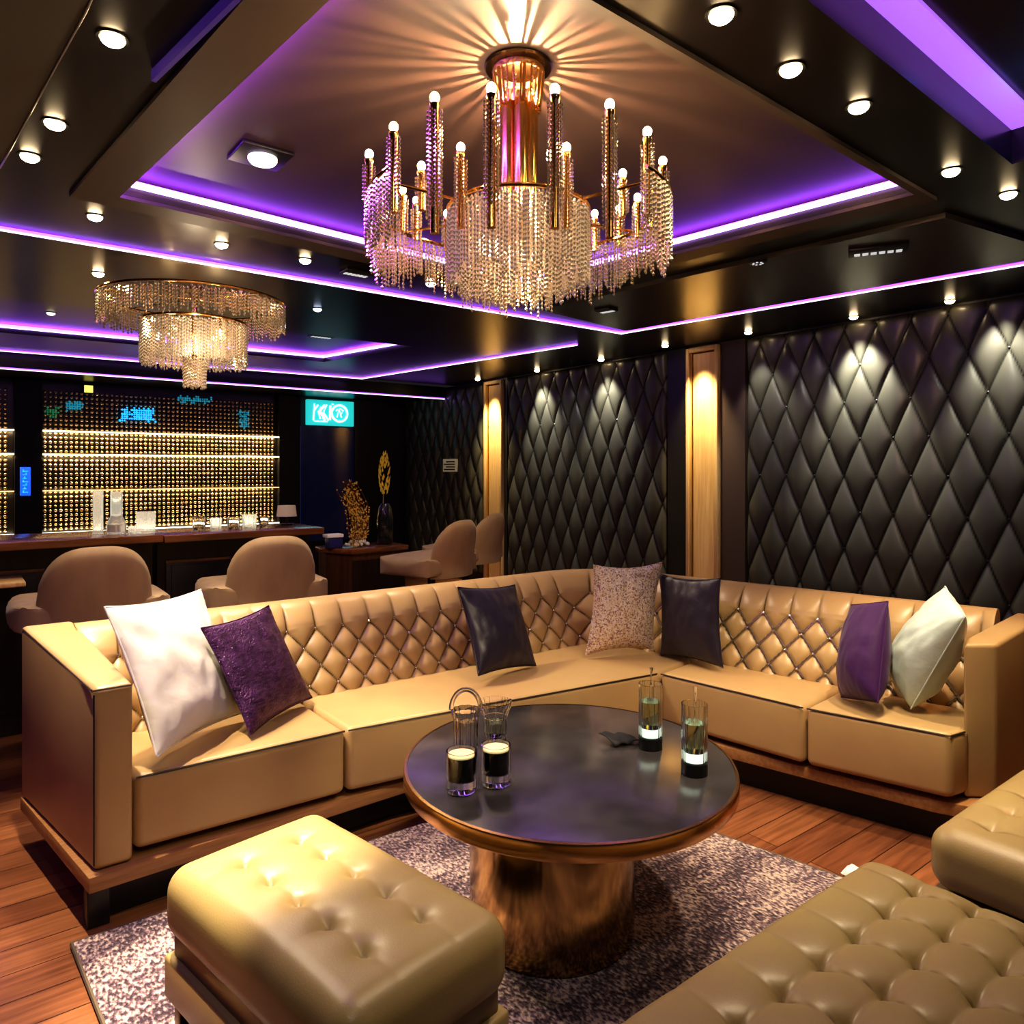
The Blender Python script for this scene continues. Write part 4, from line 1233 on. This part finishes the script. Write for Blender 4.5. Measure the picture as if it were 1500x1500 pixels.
# ------------------------------------------------------------------ stools
def stool(label):
    t = thing('bar_stool', label, 'bar stool', (0, 0, 0), 'tan upholstered bar stools')
    sz = .725
    v, f = rblock((.64, .50, .11), .05, n=(10, 10, 1), k=5)
    v = np.array(v)
    for i, p in enumerate(v):                      # round the plan
        a, b = p[0] / .32, p[1] / .25
        k = 1 / max(1., (abs(a) ** 3.2 + abs(b) ** 3.2) ** (1 / 3.2)) if max(abs(a), abs(b)) > .01 else 1
        v[i][0] *= k; v[i][1] *= k
        if p[2] > 0: v[i][2] += .012 * max(0, 1 - a * a) * max(0, 1 - b * b)
    mb = MB(); mb.add(v + np.array([0, .02, sz]), f, M['stool']); mb.build('seat', t)
    # curved backrest behind (towards -y), rounded top
    n, k = 30, 18; vv, ff = [], []
    for side in (0, 1):
        for i in range(n + 1):
            for j in range(k + 1):
                u = -1 + 2 * i / n; w = j / k
                hw = .215 + .012 * w                     # half width
                topz = .30 * (1 - abs(u) ** 3.0) ** (1 / 2.3) if abs(u) < 1 else 0
                zz = -.07 + (topz + .07) * w
                x = u * hw * (1 - .0 * w)
                yb = -.235 + .075 * u * u - .05 * max(0, zz) / .34
                th = .032 * (1 - abs(u) ** 6) ** .5 * (1 - w ** 8) ** .5 if (abs(u) < 1 and w < 1) else 0
                yy = yb + (th if side else -th)
                vv.append((x, yy, sz + zz))
    Nn = (n + 1) * (k + 1)
    for side in (0, 1):
        for i in range(n):
            for j in range(k):
                p = side * Nn + i * (k + 1) + j
                q = (p, p + 1, p + k + 2, p + k + 1)
                ff.append(q if side else q[::-1])
    for i in range(n):                                  # bottom edge
        ff.append((i * (k + 1), (i + 1) * (k + 1), Nn + (i + 1) * (k + 1), Nn + i * (k + 1)))
    mb = MB(); mb.add(vv, ff, M['stool']); ob = mb.build('backrest', t, angle=75)
    MB().lathe([(0, sz - .075), (.12, sz - .075), (.12, sz - .056), (0, sz - .056)], (0, 0, 0), M['metal_dark'], 24).build('seat_plate', t)
    MB().lathe([(0, .02), (.035, .02), (.028, .05), (.026, sz - .076), (0, sz - .076)], (0, 0, 0), M['metal_dark'], 20).build('pedestal', t)
    MB().lathe([(0, .001), (.215, .001), (.215, .008), (.05, .019), (0, .0195)], (0, 0, 0), M['metal_dark'], 36).build('base', t)
    MB().tube([(.15 * math.cos(2 * PI * q / 24), .15 * math.sin(2 * PI * q / 24), .28) for q in range(24)], .010, M['metal_dark'], 8, closed=True)\
        .tube([(-.15, 0, .28), (.15, 0, .28)], .008, M['metal_dark'], 6).tube([(0, -.15, .28), (0, .15, .28)], .008, M['metal_dark'], 6).build('footrest', t)
    return t
st = stool('tan upholstered bar stool behind the white pillow, left end of the sofa')
for i, (x, y, rz, lab) in enumerate([(.52, 3.80, -2, 'tan upholstered bar stool behind the white pillow, left end of the sofa'),
                                     (1.31, 3.83, -6, 'tan upholstered bar stool facing the right bar section, second from the left'),
                                     (2.57, 4.22, 20, 'tan upholstered stool by the small cabinet, with its seat showing'),
                                     (3.14, 4.66, 24, 'tan upholstered stool showing only its back, nearest the far lit pillar')]):
    o = st if i == 0 else copy_tree(st)
    o.location = (x, y, 0); o.rotation_euler = (0, 0, R(rz)); o['label'] = lab

# ------------------------------------------------------------------ lamps
# strong warm spots from the ceiling bands, plus lamps added to brighten the stools
WARM, NEUT = (1., .80, .54), (1., .88, .70)
for (x, y, tx, ty, tz, p, ang) in [
        (.319, 2.005, .56, 1.90, .40, 620, 27), (.259, 2.605, .58, 2.62, .5, 230, 58), (.22, 2.93, .28, 2.3, .4, 70, 70),
        (.486, 3.46, .85, 2.75, .5, 90, 66), (1.013, 3.53, 1.25, 2.65, .5, 90, 72), (1.42, 3.54, 1.75, 2.58, .5, 65, 72),
        (2.157, 3.55, 2.45, 2.6, .5, 70, 74), (1.413, 1.045, 1.2, 1.2, .2, 40, 90), (1.749, 1.076, 1.9, 1.6, .2, 70, 80),
        (2.085, 1.067, 2.2, 1.6, .1, 90, 70), (2.794, 1.101, 2.72, 1.30, .5, 120, 56), (3.20, 1.06, 3.1, 1.25, .5, 30, 60),
        (.641, 4.453, .6, 4.2, .9, 24, 90), (.40, 3.40, .50, 3.72, .8, 40, 60), (1.42, 3.42, 1.33, 3.75, .8, 40, 60), (2.5, 3.7, 2.6, 4.1, .8, 40, 70)]:
    spot_lamp((x, y, 2.37), (tx, ty, tz), p, ang, WARM, .6)
# unseen fill lamps added on the near side to brighten the sofa fronts
for (x, y, tx, ty, tz, p) in [(.1, .2, .8, 2.4, .4, 34), (1.0, .1, 1.9, 2.5, .4, 16), (1.9, .1, 2.8, 1.6, .4, 14)]:
    spot_lamp((x, y, 2.37), (tx, ty, tz), p, 66, NEUT, .8, .05)
spot_lamp((-.9, 2.3, 2.36), (.1, 2.6, .2), 38, 70, (.42, .12, 1.), .8, .05)
spot_lamp((3.7, .6, 2.36), (3.1, 1.05, .5), 60, 60, (1., .50, .20), .8, .05)
# wall washers
for (x, y, p) in ((4.93, 5.97, 130), (4.93, 5.013, 130), (4.84, 3.333, 36), (4.93, 2.56, 210), (4.93, 1.70, 110)):
    spot_lamp((x - .06, y, 2.375), (5.02, y - .05, 1.5), p, 62, (1., .95, .82), .5)
for (x, y, p) in ((4.2, 5.5, 22), (4.2, 2.9, 26), (4.2, 1.6, 26)):  # extra unseen lamps added to brighten the tufted wall
    spot_lamp((x, y, 2.375), (5.03, y, .9), p, 100, (1., .95, .82), .9, .05)
for (y, p) in ((3.90, 210), (6.87, 230)):
    spot_lamp((WX - .20, y, 2.36), (WX - .03, y, 1.3), p, 64, (1., .78, .42), .9)
point_lamp((2.55, .70, 2.44), 1.2, (.03, .2, 1.), .03)

# ------------------------------------------------------------------ world and view
w = bpy.data.worlds.new('world'); S.world = w; w.use_nodes = True
w.node_tree.nodes['Background'].inputs['Color'].default_value = (.55, .42, .50, 1)
w.node_tree.nodes['Background'].inputs['Strength'].default_value = .03
S.view_settings.view_transform = 'Standard'
try: S.view_settings.look = 'Medium High Contrast'
except Exception: pass
S.view_settings.exposure = 0.
S.cycles.sample_clamp_indirect = 4
S.cycles.max_bounces = 8
S.cycles.diffuse_bounces = 3
S.cycles.glossy_bounces = 4
S.cycles.adaptive_threshold = .02
S.cycles.caustics_reflective = False
S.cycles.caustics_refractive = False
